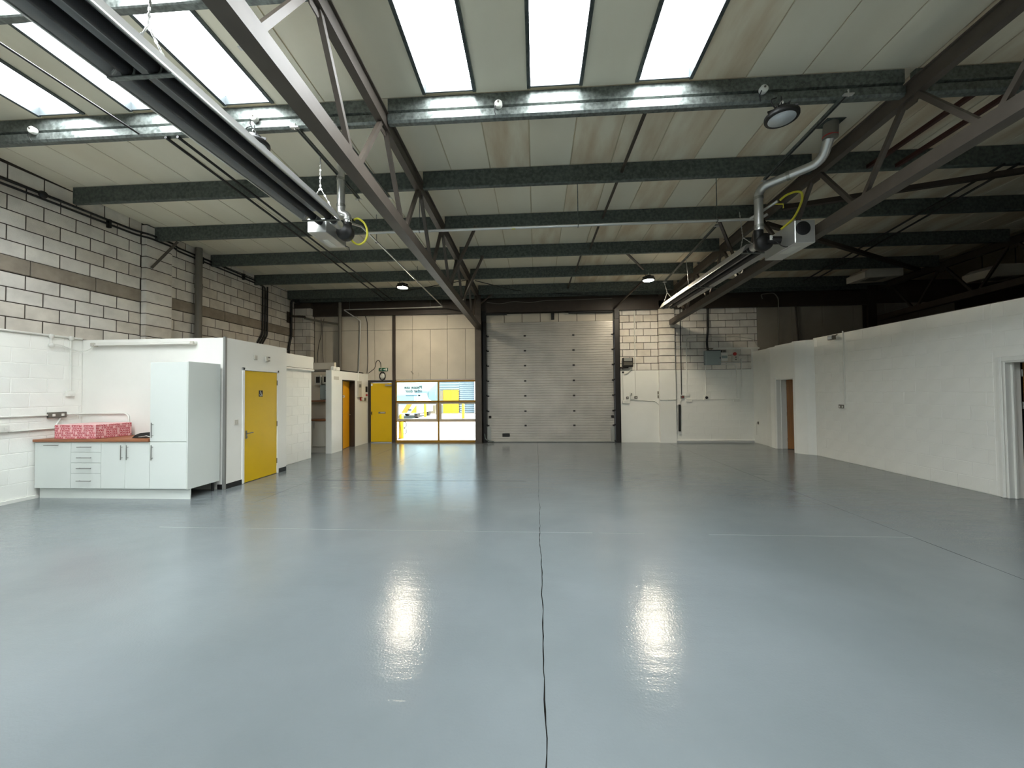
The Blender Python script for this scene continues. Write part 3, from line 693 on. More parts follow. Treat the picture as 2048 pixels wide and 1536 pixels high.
# thin cables and rods up at the back
pipe('loose_cable', [(-1.75,11.1,4.88),(-.6,11.7,4.72),(.2,12.05,4.78),(.5,12.08,4.72),(1.6,12.1,4.62),(2.4,12.1,4.56)], .012, 'black', 'black cable drooping under the eaves from the left column to the door head', 'cable', .2)
pipe('loose_cable', [(-1.55,12.15,4.48),(-1.1,12.15,4.42),(-.7,12.15,4.5),(-.2,12.15,4.44),(.3,12.15,4.5),(1.2,12.15,4.5),(2.4,12.15,4.52)], .009, 'grey_pipe', 'pale wavy cable clipped along the eaves beam over the roller door', 'cable', .15)
pipe('bracing_rod', [(-1.82,11.0,4.9),(-5.2,12.1,4.75)], .012, 'black_steel', 'thin dark bracing rod left of the left truss', 'rod', 0)
# black conduits under the purlins
for i, (xa, xb) in enumerate(((-4.63, -4.82), (-4.47, -4.6))):
    pipe('ceiling_conduit', [(xa, 4.5, 4.855), (xb, 12.1, 4.6)], .018, 'black', '%s of two black conduits under the purlins left of the heater' % ('left', 'right')[i], 'conduit', 0)
for i, (xa, xb) in enumerate(((6.95, 7.5), (7.15, 7.75))):
    pipe('ceiling_conduit', [(xa-.2, 5.9, 4.82), (xb, 11.2, 4.65)], .018, 'black', '%s of two black conduits under the roof over the white wall' % ('left', 'right')[i], 'conduit', 0)
pipe('ceiling_conduit', [(-4.95, 2.0, 4.9), (-4.9, 4.42, 4.86)], .012, 'black', 'single thin black conduit left of the heater beside the rooflight', 'conduit', 0)

# ------------------------------------------------------------------ services on the left wall
def wallrun(name, pts, r, m, label, cat='conduit', bend=.08): return pipe(name, pts, r, m, label, cat, bend)
for i, dz in enumerate((0, -.075)):
    t = thing('wall_conduit', '%s of the two black conduits along the top of the left block wall' % ('upper', 'lower')[i], 'conduit', (XL, 7, 4.8))
    x = XL+.04
    MB().tube([(x,3.6,4.83+dz),(x,7.1,4.87+dz),(x+.1,7.25,4.87+dz),(x+.1,7.8,4.87+dz),(x,7.95,4.87+dz),(x,10.62+.1*i,4.82+dz),(x,10.72+.1*i-.1,4.6),(x,10.72+.1*i-.1,3.35),(x,10.5+.1*i-.1,3.05),(x,10.5+.1*i-.1,2.5)], .02, 8, True, .1).obj('conduit_run', 'black', t)
    for y in (4.4, 6.6, 8.6, 9.9): MB().box(XL, x+.025, y-.02, y+.02, 4.83+dz-.03, 4.85+dz+.03).obj('saddle_clip', 'black', t)
wallrun('wall_conduit', [(XL+.04,10.82,4.78),(XL+.04,10.82,3.35),(XL+.04,10.6,3.05),(XL+.04,10.6,2.5)], .02, 'black', 'third black conduit dropping down the left wall behind the washroom')
wallrun('wall_conduit', [(XL+.2,12.1,4.55),(XL+.2,12.0,4.72),(XL+.06,11.9,4.62),(XL+.06,11.9,3.5),(XL+.06,11.78,3.1),(XL+.06,11.78,2.5)], .035, 'black', 'thick black duct dropping in the back left corner')
MB().lathe([(.05,-.02),(.06,0),(.05,.03)], (XL+.06, 5.62, 4.84), 0, 14).obj('conduit_junction', 'black', None, 'small black round junction on the upper left wall conduit', 'junction box')
t = thing('drain_pipe', 'grey vertical drain pipe on the left block wall behind the washroom', 'pipe', (XL+.09, 8.45, 0))
MB().tube([(XL+.09, 8.45, 2.3), (XL+.09, 8.45, zr(8.45))], .07, 14).obj('pipe_run', 'grey_pipe', t)
MB().tube([(XL+.09, 8.45, 4.1), (XL+.09, 8.45, 4.2)], .08, 14).obj('socket', 'grey_pipe', t)
t = thing('drain_pipe', 'grey vertical drain pipe in the back left corner above the lobby wall', 'pipe', (-6.4, 12.2, 0))
MB().tube([(-6.4, 12.2, 2.2), (-6.4, 12.2, 4.6)], .052, 14).obj('pipe_run', 'grey_pipe', t)
MB().tube([(-6.4, 12.2, 4.2), (-6.4, 12.2, 4.42)], .066, 14).obj('socket', 'grey_pipe', t)
MB().tube([(-6.45, 12.2, 3.89), (-7.0, 12.2, 3.98), (-7.5, 12.0, 4.08)], .035, 10, True, .1).obj('branch', 'grey_pipe', t)
t = thing('wall_bracket', 'dark steel bracket fixed high in the back left corner', 'bracket', (-7.6, 11.9, 4.1))
MB().box(XL+.0, XL+.03, 11.75, 11.95, 3.9, 4.25).obj('plate', 'brown_steel', t)
MB().bar((XL+.02, 11.85, 4.12), (XL+.5, 11.95, 4.1), .1, .05).obj('arm', 'brown_steel', t)
pipe('loose_cable', [(-7.1,12.3,4.12),(-7.08,12.31,3.6),(-7.2,12.31,3.2),(-7.25,12.31,2.4)], .008, 'black', 'thin black cable hanging on the cladding in the back left corner', 'cable', .2)
pipe('loose_cable', [(-7.0,12.31,4.12),(-7.06,12.31,3.8),(-7.06,12.31,3.0),(-7.0,12.31,2.4)], .007, 'black', 'second thin cable beside the corner pier', 'cable', .2)

# ------------------------------------------------------------------ washroom box, partition, alcove and lobby walls
XW = -5.3
struct('wall_kitchen', 'white partition wall behind the kitchenette', MB().box(XL, XW-.0, 6.25, 6.33, 0, 2.585), 'white', 'wall')
ww = MB().box(XW-.1, XW, 6.33, 6.64, 0, 2.585).box(XW-.1, XW, 7.60, 7.87, 0, 2.585).box(XW-.1, XW, 6.64, 7.60, 2.08, 2.585).box(-5.75, XW-.1, 7.80, 7.87, 0, 2.585)
struct('wall_washroom', 'white washroom wall with the yellow door', ww, 'white', 'wall')
struct('washroom_roof', 'white flat lid of the washroom box', MB().box(XL, XW-.1, 6.33, 7.8, 2.5, 2.58), 'white', 'roof deck')
struct('trim_5', 'grey metal corner post of the washroom partition', MB().bbox(XW-.03, XW+.012, 6.235, 6.275, 0, 2.6, .003), 'grey_trim', 'trim')
MB().box(XW-.12, XW-.09, 6.36, 7.8, 0, 2.5).obj('washroom_shade_sheet', 'shade_black', None, 'near-black sheet standing for the shade behind the washroom door', 'interior', None, 'structure')  # dark sheet painted as the unlit washroom
for i, (a, b) in enumerate(((6.28, 6.63), (7.63, 7.86))):
    MB().bbox(XW, XW+.012, a, b, 0, .085, .003).obj('baseboard_washroom', 'black', None, 'black skirting %s the yellow washroom door' % ('left of', 'right of')[i], 'skirting', None, 'structure')
MB().bbox(-5.42, XW, 6.238, 6.25, 0, .085, .003).obj('baseboard_partition', 'black', None, 'black skirting beside the tall cabinet', 'skirting', None, 'structure')
# yellow washroom door
d1 = thing('door_1', 'closed yellow washroom door with wheelchair symbol', 'door', (XW, 7.12, 0), None, 'structure')
lf = MB().bbox(XW-.035, XW+.005, 6.685, 7.558, .008, 2.045, .003).obj('leaf', 'yellow', d1)
m_ = MB().bbox(XW-.02, XW+.018, 6.63, 6.682, 0, 2.1, .005).bbox(XW-.02, XW+.018, 7.561, 7.612, 0, 2.1, .005).bbox(XW-.02, XW+.018, 6.63, 7.612, 2.048, 2.1, .005)
m_.obj('frame', 'white', d1)
for z in (.26, 1.01, 1.84): MB().tube([(XW+.012, 7.56, z-.05), (XW+.012, 7.56, z+.05)], .009, 8).obj('hinge', 'grey_socket', d1)
h = MB().bbox(XW+.005, XW+.011, 6.71, 6.75, .80, .95, .002).obj('handle_plate', 'handle', lf)
MB().tube([(XW+.01,6.73,.90),(XW+.05,6.73,.90),(XW+.05,6.85,.905)], .009, 8, True, .02).obj('lever', 'handle', d1, 'steel lever handle')
MB().tube([(XW+.01,6.73,.83),(XW+.03,6.73,.83)], .014, 8).obj('turn_latch', 'handle', d1)
sg = MB().box(XW+.005, XW+.008, 7.045, 7.15, 1.565, 1.685).obj('accessible_sign', 'black', d1, 'black plaque with white wheelchair symbol')
xs_ = XW+.0095
ws = MB().ring((xs_, 7.094, 1.605), .026, .0035, 0, 16, 5, R(170), R(400)).lathe([(.001,0),(.009,.0005)], (xs_-.001, 7.088, 1.668), 0, 12)
ws.tube([(xs_,7.088,1.655),(xs_,7.09,1.622),(xs_,7.118,1.622),(xs_,7.128,1.588),(xs_,7.138,1.59)], .0038, 5).tube([(xs_,7.089,1.642),(xs_,7.113,1.642)], .0032, 5)
ws.obj('wheelchair_symbol', 'plastic', sg)
# washroom fittings
def plate(name, x, y0, y1, z0, z1, m, label, cat, t=.012, sub=True):
    o = thing(name, label, cat, (x, (y0+y1)/2, z0))
    MB().bbox(x, x+t, y0, y1, z0, z1, .003).obj('plate', m, o)
    if sub: MB().bbox(x+t, x+t+.006, (y0+y1)/2-.012, (y0+y1)/2+.012, (z0+z1)/2-.02, (z0+z1)/2+.02, .002).obj('rocker', m, o)
    return o
plate('light_switch', XW, 6.455, 6.54, 1.075, 1.16, 'offwhite', 'white light switch beside the yellow washroom door', 'switch')
plate('alarm_plate', XW, 6.92, 7.0, 2.265, 2.35, 'offwhite', 'blank white plate above the yellow washroom door', 'plate')
t = plate('alarm_sounder', XW, 7.22, 7.27, 2.25, 2.35, 'offwhite', 'small white alarm unit with pull string holder above the washroom door', 'alarm', .03, False)
MB().bbox(XW, XW+.02, 7.27, 7.34, 2.33, 2.35, .003).bbox(XW, XW+.02, 7.27, 7.34, 2.265, 2.28, .003).obj('bracket', 'grey_socket', t)

# low painted block wall beyond the washroom and its fascia
w2 = struct('wall_alcove', 'white painted block wall beyond the washroom box', MB().box(-5.9, -5.676, 7.87, 9.40, 0, 2.2), 'white_wall', 'wall')
lay(w2, 0, -5.676, 7.87, 9.40, .0, .22, .436, 10, ['white_wall'], proud=.003, gap=.004, off=.1)
struct('trim_6', 'white boarded fascia above the alcove wall', MB().bbox(-5.95, -5.64, 7.87, 9.43, 2.24, 2.54, .004), 'white', 'trim')
pipe('trunking', [(-5.655, 7.9, 2.205), (-5.655, 9.45, 2.205)], .03, 'white', 'white trunking under the fascia of the alcove wall', 'trunking', 0)
# alcove
struct('wall_alcove_back', 'dull wall at the back of the electrical alcove', MB().box(-7.0, -5.7, 10.56, 10.65, 0, 2.5), 'clad', 'wall')
struct('wall_alcove_side', 'dull side wall of the electrical alcove', MB().box(-6.8, -6.75, 9.4, 10.55, 0, 2.5), 'clad', 'wall')
ac = thing('alcove_cabinet', 'pale base cabinet inside the electrical alcove', 'cabinet', (-6.15, 10.3, 0))
MB().box(-6.65, -5.7, 10.22, 10.55, .16, .87).obj('body', 'offwhite', ac)
MB().box(-6.65, -5.7, 10.25, 10.5, 0, .16).obj('plinth', 'offwhite', ac)
for a, b in ((-6.64, -6.12), (-6.11, -5.71)):
    dd = MB().bbox(a, b, 10.2, 10.22, .17, .865, .003).obj('door', 'offwhite', ac)
    MB().tube([(a+.04, 10.185, .67), (a+.04, 10.185, .83)], .006, 6).obj('handle', 'handle', dd)
MB().bbox(-6.66, -5.7, 10.17, 10.55, .87, .915, .004).obj('alcove_worktop', 'worktop', None, 'brown worktop on the cabinet in the electrical alcove', 'worktop')
MB().bbox(-6.66, -5.82, 10.3, 10.55, 1.40, 1.43, .003).obj('alcove_shelf', 'worktop', None, 'brown shelf edge below the meters in the alcove', 'shelf')
MB().bbox(-5.82, -5.76, 10.35, 10.5, 1.18, 1.42, .003).obj('paper_holder', 'clad', None, 'grey holder hanging under the alcove shelf', 'holder')
for i, (a, b, z0, z1, m) in enumerate(((-6.2, -6.0, 1.86, 2.14, 'black_steel'), (-5.97, -5.76, 1.88, 2.14, 'black_steel'))):
    t = thing('electric_meter', '%s electricity meter in a pale case inside the alcove' % ('left', 'right')[i], 'meter', ((a+b)/2, 10.45, z0))
    MB().bbox(a, b, 10.4, 10.55, z0, z1, .012).obj('case', 'offwhite', t)
    MB().bbox(a+.06, b-.03, 10.38, 10.4, z0+.06, z1-.05, .006).obj('display_window', m, t)
t = thing('supply_cutout', 'grey supply head below the meters in the alcove', 'switchgear', (-5.87, 10.4, 1.46))
MB().bbox(-6.02, -5.74, 10.38, 10.55, 1.46, 1.86, .01).obj('enclosure', 'grey_box', t)
MB().bbox(-5.84, -5.76, 10.36, 10.38, 1.6, 1.74, .004).obj('label_plate', 'plastic', t); MB().bbox(-5.85, -5.77, 10.355, 10.38, 1.70, 1.72, .004).obj('switch_bar', 'black', t)
pipe('trunking', [(-6.6, 10.3, 2.24), (-5.7, 10.26, 2.26)], .04, 'grey_pipe', 'grey pipe across the top of the alcove opening', 'pipe', 0)

# lobby wall with open amber door
XV = -5.52
lw = MB().box(-5.68, XV, 10.08, 10.65, 0, 2.25).box(-5.68, XV, 11.42, YB, 0, 2.25).box(-5.68, XV, 10.65, 11.42, 2.01, 2.25)
struct('wall_lobby', 'white painted wall with the open amber door beside the exit', lw, 'white_wall', 'wall')
struct('lobby_interior', 'room behind the amber door, walls coloured near-black for its shade', MB().box(-7.3, -7.25, 10.65, YB, 0, 2.3).box(-7.3, -5.68, 10.65, 10.66, 0, 2.3).box(-7.3, -5.68, 10.65, YB, 2.26, 2.3), 'shade_black', 'interior')  # room darkness is put into the wall colour
d2 = thing('door_2', 'amber door standing ajar in the white lobby wall', 'door', (XV, 11.0, 0), None, 'structure')
lfm = MB().bbox(-.044, 0, 0, .74, .01, 1.98, .003).mesh('leaf', M['amber'])
lf = inst('leaf', lfm, d2, (XV-.05, 10.68, 0), (0, 0, R(9)))
sgm = MB().bbox(0, .004, .12, .3, 1.50, 1.56, .001).mesh('notice', M['plastic']); n_ = inst('notice', sgm, lf, (0,0,0)); n_['label'] = 'small white notice with red strip'
inst('notice_stripe', MB().bbox(.004, .005, .14, .22, 1.52, 1.54, .0005).mesh('notice_stripe', M['red']), n_, (0,0,0))
inst('handle', MB().tube([(.0,.68,.98),(.05,.68,.98),(.05,.56,.97)], .01, 8, True, .02).mesh('handle', M['handle']), lf, (0,0,0))
MB().bbox(XV-.16, XV+.006, 10.65, 10.68, 0, 2.01, .003).bbox(XV-.16, XV+.006, 11.39, 11.42, 0, 2.01, .003).bbox(XV-.16, XV+.006, 10.65, 11.42, 1.98, 2.01, .003).obj('frame', 'brown_steel', d2)
MB().lathe([(.06,0),(.065,.03),(.05,.06)], (XV-.05, 10.3, 2.3), 0, 14).bbox(XV-.1, XV+.0, 10.2, 10.55, 2.25, 2.36, .02).obj('emergency_light', 'plastic', None, 'white twin emergency light on top of the lobby wall', 'light')
plate('notice_card', XV, 10.2, 10.46, 2.0, 2.09, 'offwhite', 'small grey card on the lobby wall left of the amber door', 'card', .006, False)
t = plate('fire_alarm_control', XV, 11.55, 11.78, 1.5, 2.0, 'offwhite', 'tall pale alarm panel on the lobby wall right of the amber door', 'panel', .05, False)
MB().bbox(XV+.05, XV+.056, 11.6, 11.73, 1.8, 1.9, .002).obj('display', 'grey_pipe', t)
t = plate('fire_call_point', XV, 11.75, 11.85, 1.39, 1.5, 'red', 'red fire call point on the lobby wall beside the exit door', 'call point', .04, False)
MB().bbox(XV+.04, XV+.044, 11.77, 11.83, 1.42, 1.47, .001).obj('glass', 'plastic', t)
plate('key_switch', XV, 11.93, 12.0, 1.39, 1.48, 'plastic', 'white key switch between the fire call point and the grey switch', 'switch', .03)
plate('isolator_switch', XV, 12.06, 12.15, 1.38, 1.48, 'grey_socket', 'grey switch on the lobby wall nearest the exit', 'switch', .03)
plate('safety_notice', XV, 12.15, 12.3, 1.66, 1.84, 'black_steel', 'dark square safety notice beside the exit door', 'notice', .004, False)
plate('fire_notice', XV, 12.17, 12.3, 1.53, 1.59, 'red', 'narrow red notice below the dark square notice', 'notice', .004, False)
pipe('lobby_conduit', [(XV+.01,11.62,2.0),(XV+.01,11.62,2.3)], .012, 'white', 'white conduit above the alarm panel on the lobby wall', 'conduit', 0)

# ------------------------------------------------------------------ exit door, post and window
d3 = thing('door_3', 'yellow exit door beside the glazed screen', 'door', (-5.08, YB, 0), None, 'structure')
lf = MB().bbox(-5.42, -4.72, YB-.02, YB+.03, .03, 1.955, .003).obj('leaf', 'yellow', d3)
MB().box(-5.49, -5.425, YB-.03, YB+.15, 0, 2.03).box(-4.715, -4.68, YB-.03, YB+.15, 0, 2.03).box(-5.425, -4.715, YB-.03, YB+.15, 1.965, 2.03).obj('frame', 'brown_steel', d3)
MB().box(-5.42, -4.72, YB-.03, YB+.02, .005, .028).obj('weather_bar', 'alum', d3)
MB().bbox(-4.93, -4.72, YB-.07, YB-.02, 1.85, 1.9, .004).obj('door_closer', 'alum', d3)
MB().bar((-4.85, YB-.06, 1.92), (-5.1, YB-.05, 1.945), .012).obj('closer_arm', 'alum', d3)
p_ = MB().bbox(-5.165, -4.925, YB-.026, YB-.02, .95, 1.01, .002).obj('letter_plate', 'handle', lf)
MB().bbox(-5.10, -4.95, YB-.028, YB-.026, .965, .995, .001).obj('letter_flap', 'offwhite', d3)
MB().bbox(-5.40, -5.375, YB-.03, YB-.02, .9, 1.02, .003).tube([(-5.387, YB-.03, .97), (-5.387, YB-.06, .97)], .018, 10).obj('lock', 'black', d3)
MB().bbox(-5.415, -5.36, YB-.024, YB-.02, 1.86, 1.93, .001).obj('sticker', 'plastic', d3)
struct('trim_7', 'dark steel post between the exit door and the window', MB().box(-4.68, -4.60, YB-.06, YB+.1, 0, 4.16), 'brown_steel', 'post')
wd = thing('window_1', 'glazed shopfront screen of six panes beside the yellow exit door', 'window', (-3.2, YB, 0), None, 'structure')
yb0, yb1 = YB+.0, YB+.07
for nm, x0, x1, z0, z1 in (('frame_rail', -4.6, -1.93, 1.965, 2.03), ('frame_rail', -4.6, -1.93, 1.305, 1.36), ('frame_rail', -4.6, -1.93, .675, .70), ('frame_rail', -4.6, -1.93, 0, .07),
                           ('frame_stile', -4.6, -4.57, .07, 1.965), ('frame_stile', -3.205, -3.155, .07, 1.965), ('frame_stile', -1.955, -1.93, .07, 1.965)):
    MB().bbox(x0, x1, yb0, yb1, z0, z1, .004).obj(nm, 'frame_bronze', wd)
PX = ((-4.57, -3.205), (-3.155, -1.955)); PZ = ((.07, .675), (.70, 1.305), (1.36, 1.965))
for i, (x0, x1) in enumerate(PX):
    for j, (z0, z1) in enumerate(PZ):
        pn = MB().box(x0, x1, YB+.03, YB+.036, z0, z1).obj('pane', 'glass_tint' if (i == 0 and j == 2) else 'glass', wd)
        if j == 1:
            a, b, c, d = (x0+.06, x1-.055, z0+.07, z1-.055) if i == 0 else (x0+.075, x1-.005, z0+.06, z1-.055)
            MB().box(x0, x1, YB+.02, YB+.03, z0, c).box(x0, x1, YB+.02, YB+.03, d, z1).box(x0, a, YB+.02, YB+.03, c, d).box(b, x1, YB+.02, YB+.03, c, d).obj('grey_border', 'film_grey', pn)
        if i == 0 and j == 2:
            m_ = MB()
            for txt, zc, xr in (('Please use', 1.755, -3.725), ('other door', 1.635, -3.725)):
                vs, fs = text_mesh(txt, .135, 'LEFT', .0006, .004)
                wmax = max(v[0] for v in vs); sc = (.59 if txt[0] == 'P' else .555)/wmax
                m_.add([(xr - v[0]*sc, YB+.027+v[2], zc+v[1]) for v in vs], [f[::-1] for f in fs])
            m_.prism([(-4.27, 1.523), (-3.85, 1.523), (-3.85, 1.497), (-3.745, 1.533), (-3.85, 1.569), (-3.85, 1.543), (-4.27, 1.543)], 1, YB+.026, YB+.028)
            m_.obj('lettering', 'black', pn, 'black mirrored lettering with an arrow')
MB().box(-5.5, -1.6, YB, YB+.14, -.02, .0).obj('trim_8', 'brown_steel', None, 'dark threshold under the exit door and window', 'trim', None, 'structure')
# exit sign and lamp over the door
t = thing('exit_sign', 'green emergency exit sign over the yellow exit door', 'sign', (-5.0, YB, 2.34))
b_ = MB().bbox(-5.15, -4.85, YB-.03, YB, 2.34, 2.445, .004).obj('panel', 'green', t)
y_ = YB-.0315
m_ = MB().prism([(-5.0,2.385),(-4.96,2.385),(-4.96,2.365),(-4.925,2.392),(-4.96,2.42),(-4.96,2.4),(-5.0,2.4)], 1, y_, y_+.002)
m_.prism([(-4.92,2.355),(-4.87,2.355),(-4.87,2.43),(-4.92,2.43)], 1, y_, y_+.002)
m_.lathe([(.011,0),(.011,.002)], (-5.065, y_, 2.425), 1, 10)
m_.bar((-5.07,y_,2.41),(-5.075,y_,2.385),.002,.016).bar((-5.075,y_,2.385),(-5.05,y_,2.36),.002,.01).bar((-5.075,y_,2.385),(-5.11,y_,2.372),.002,.01).bar((-5.07,y_,2.408),(-5.035,y_,2.4),.002,.008).bar((-5.07,y_,2.408),(-5.1,y_,2.398),.002,.008)
m_.obj('running_figure', 'plastic', b_)
t = thing('bulkhead_lamp', 'oval bulkhead lamp with black ring above the exit door', 'lamp', (-5.02, YB, 2.17))
MB().ring((-5.02, YB-.04, 2.175), .115, .018, 1, 24, 8, 0, 2*math.pi, .8, 1.15).obj('bezel', 'black', t)
MB().lathe([(.085,0),(.08,-.02),(.05,-.035)], (-5.02, YB-.03, 2.175), 1, 22).obj('lens', 'oval', t)
pipe('sign_cable', [(-5.08,YB-.02,2.46),(-5.08,YB-.02,2.6),(-5.16,YB-.02,2.72),(-5.25,YB-.02,2.65),(-5.27,YB-.02,2.45),(-5.5,YB-.02,2.28)], .009, 'black', 'black cable looping from the lobby wall to the exit sign', 'cable', .09)
pipe('wall_cable', [(-5.62,YB-.02,4.2),(-5.54,YB-.02,4.0),(-5.52,YB-.02,2.7),(-5.55,YB-.02,2.28)], .009, 'black', 'black cable dropping down the cladding to the lobby wall', 'cable', .1)

# ------------------------------------------------------------------ sectional roller door
d4 = thing('door_4', 'tall pale sectional overhead door with horizontal ribs', 'door', (.44, YB, 0), None, 'structure')
ZB = (.035, .54, 1.0, 1.49, 1.97, 2.46, 2.94, 3.42, 3.86)
DX0, DX1 = -1.6, 2.48
hg = MB().bbox(-.035, .035, -.02, 0, -.025, .025, .004).mesh('hinge', M['black'])
for i in range(8):
    z0, z1 = ZB[i]+.004, ZB[i+1]-.004; n = 6; st = (z1-z0)/n; pf = [(YB+.06, z0), (YB+.015, z0)]
    for k in range(1, n):
        zc = z0+st*k; pf += [(YB+.015, zc-.011), (YB+.028, zc-.006), (YB+.028, zc+.006), (YB+.015, zc+.011)]
    pf += [(YB+.015, z1), (YB+.06, z1)]
    pn = MB().prism(pf, 0, DX0+.03, DX1-.03).obj('door_section', 'door_panel', d4)
    for s, xe in ((-1, DX0), (1, DX1)):
        MB().bbox(xe-.012 if s > 0 else xe+.0, xe+.0 if s > 0 else xe+.012, YB+.005, YB+.06, z0, z1, .002).obj('end_cap', 'alum', pn)
    if i:
        for x in (-.35, 1.2): inst('hinge', hg, pn, (x, YB+.016, ZB[i]))
        for x in (DX0+.05, DX1-.05): inst('hinge', hg, pn, (x, YB+.014, ZB[i]))
    if i == 0:
        MB().bbox(-1.1, -.86, YB+.006, YB+.02, .18, .29, .012).obj('grip_recess', 'black', pn)
        MB().box(DX0+.02, DX0+.14, YB+.006, YB+.016, .04, .5).box(DX1-.14, DX1-.02, YB+.006, YB+.016, .04, .5).obj('corner_plate', 'alum', pn)
MB().box(DX0, DX1, YB+.06, YB+.09, .0, 3.87).obj('gap_light_blocker', 'brown_steel', d4)  # added dark sheet: stops daylight in the section gaps and darkens the joints
MB().box(DX0, DX1, YB, YB+.06, .012, .034).obj('bottom_rail', 'alum', d4)
MB().box(DX0, DX1, YB+.01, YB+.05, 0, .012).obj('bottom_seal', 'black', d4)
for x0, x1 in ((-1.72, -1.6), (2.48, 2.64)):
    tr = MB().box(x0, x1, YB-.1, YB-.085, 0, 4.1).box(x0 if x0 < 0 else x1-.02, x0+.02 if x0 < 0 else x1, YB-.1, YB, 0, 4.1).obj('guide_track', 'black_steel', d4)
    for k in range(8):
        xr = -1.585 if x0 < 0 else 2.465
        MB().tube([(xr-.02, YB-.03, ZB[k]+.02), (xr+.02, YB-.03, ZB[k]+.02)], .026, 10).obj('roller', 'black', tr)
sh = MB().tube([(-1.7, YB-.09, 4.13), (2.62, YB-.09, 4.13)], .014, 8).obj('torsion_shaft', 'black_steel', d4)
for a, b in ((-1.62, -.92), (1.05, 2.42)): MB().tube([(a, YB-.09, 4.13), (b, YB-.09, 4.13)], .045, 12).obj('torsion_spring', 'black', sh)
MB().box(.5, .6, YB-.07, YB-.002, 3.92, 4.14).obj('shaft_bearing', 'black', d4)
for x in (-1.66, 2.55): MB().box(x-.07, x+.07, YB-.12, YB-.0, 3.9, 4.22).obj('bearing_plate', 'black', d4)
for x, s in ((-1.5, 1), (2.38, -1)):
    MB().bbox(x-.03, x+.05, YB-.05, YB-.0, .78, .86, .01).obj('side_latch', 'black_steel', d4)
pipe('floor_lead', [(-1.66, YB-.12, .3), (-1.63, YB-.13, .12), (-1.5, YB-.12, .06), (-1.36, YB-.1, .04)], .02, 'galv', 'short curled steel lead at the foot of the left door track', 'cable', .05)

# ------------------------------------------------------------------ services on the back right wall
YS = YB-.012
t = thing('door_control_box', 'grey and black door motor box with coiled lead right of the roller door', 'control box', (2.87, YB, 2.37))
MB().bbox(2.715, 3.035, YB-.12, YB, 2.37, 2.66, .01).obj('housing', 'black_steel', t)
MB().bbox(2.75, 3.0, YB-.13, YB-.11, 2.55, 2.65, .006).obj('cover_strip', 'alum', t)
for k in range(3): MB().bbox(2.74, 3.01, YB-.126, YB-.119, 2.43+k*.035, 2.45+k*.035, .003).obj('louvre', 'grey_pipe', t)
MB().tube([(2.54, YB-.05, 2.4), (2.6, YB-.05, 2.36), (2.72, YB-.06, 2.35), (2.9, YB-.06, 2.36)], .025, 8).obj('cable_gland', 'brown_steel', t)
MB().tube([(2.98, YB-.06, 2.38), (2.97, YB-.05, 2.28), (2.88, YB-.04, 2.18), (2.77, YB-.03, 2.15)], .012, 6, True, .06).obj('lead', 'offwhite', t)
def vrun(x, z0, z1, m, label, r=.013, y=YS): return pipe('wall_conduit', [(x, y, z0), (x, y, z1)], r, m, label, 'conduit', 0)
vrun(3.12, 1.46, 4.2, 'plastic', 'long white conduit left of the block pier')
vrun(2.74, 1.33, 2.2, 'plastic', 'white conduit below the door motor box')
MB().lathe([(.03,0),(.03,-.03),(.015,-.05)], (2.74, YB, 2.21), 1, 12).obj('flex_outlet', 'black', None, 'small black flex outlet under the door motor box', 'outlet')
def wbox(name, x0, x1, z0, z1, m, label, cat, d=.04, rock='plastic', round_=None):
    t = thing(name, label, cat, ((x0+x1)/2, YB, z0))
    MB().bbox(x0, x1, YB-.006-d, YB, z0, z1, .005).obj('box', m, t)
    xc, zc = (x0+x1)/2, (z0+z1)/2
    if round_: MB().lathe([(round_,0),(round_*.9,-.02),(round_*.4,-.03)], (xc, YB-.006-d, zc), 1, 14).obj('knob', rock, t)
    else: MB().bbox(xc-.012, xc+.012, YB-.014-d, YB-.005-d, zc-.016, zc+.016, .002).obj('rocker', rock, t)
    return t
wbox('pull_switch', 2.59, 2.65, 1.41, 1.49, 'offwhite', 'white pull switch nearest the roller door', 'switch')
wbox('trunking_box', 2.70, 2.93, 1.23, 1.32, 'plastic', 'long white trunking box below the switches by the roller door', 'box')
wbox('isolator', 2.83, 2.9, 1.37, 1.44, 'grey_socket', 'left grey isolator of the pair by the roller door', 'isolator')
wbox('door_push_button', 2.94, 3.02, 1.48, 1.57, 'plastic', 'white push button box above the isolators', 'push button', .05, 'black', .018)
wbox('metal_socket', 2.95, 3.06, 1.36, 1.45, 'plastic', 'white switched outlet between the two isolators', 'socket')
wbox('isolator', 3.08, 3.17, 1.37, 1.45, 'grey_socket', 'right grey isolator at the foot of the long conduit', 'isolator')
wbox('blank_plate', 3.795, 3.835, 1.38, 1.6, 'grey_pipe', 'narrow grey plate on the left edge of the pier', 'plate', .01)
pipe('wall_conduit', [(2.95,YS,1.33),(3.7,YS,1.30),(3.83,YB-.02,1.18)], .012, 'plastic', 'white conduit running from the trunking box to the pier', 'conduit', .05)
pipe('wall_conduit', [(3.83,YB-.13,1.34),(4.33,YB-.13,1.34)], .012, 'plastic', 'white conduit crossing the face of the pier', 'conduit', 0)
wbox('trunking_box', 4.08, 4.13, 1.31, 1.37, 'plastic', 'small white joint box on the face of the pier', 'box', .13)
pipe('wall_conduit', [(4.36,YS,1.3),(4.36,YS,3.0),(4.7,YS,3.0),(4.7,YS,1.52)], .012, 'plastic', 'white conduit bent over in a tall loop right of the pier', 'conduit', .03)
pipe('wall_conduit', [(4.71,YS,3.0),(4.73,YS,3.26),(6.2,YS,3.28),(6.7,YS,3.2),(6.85,YS,2.95)], .013, 'offwhite', 'pale conduit running high across the bare blocks to the right wall', 'conduit', .06)
vrun(4.53, 1.48, 4.2, 'black', 'long thin black cable right of the pier', .014)
vrun(4.335, 2.27, 3.9, 'brown_steel', 'dark rod in the corner of the pier', .012, YB-.02)
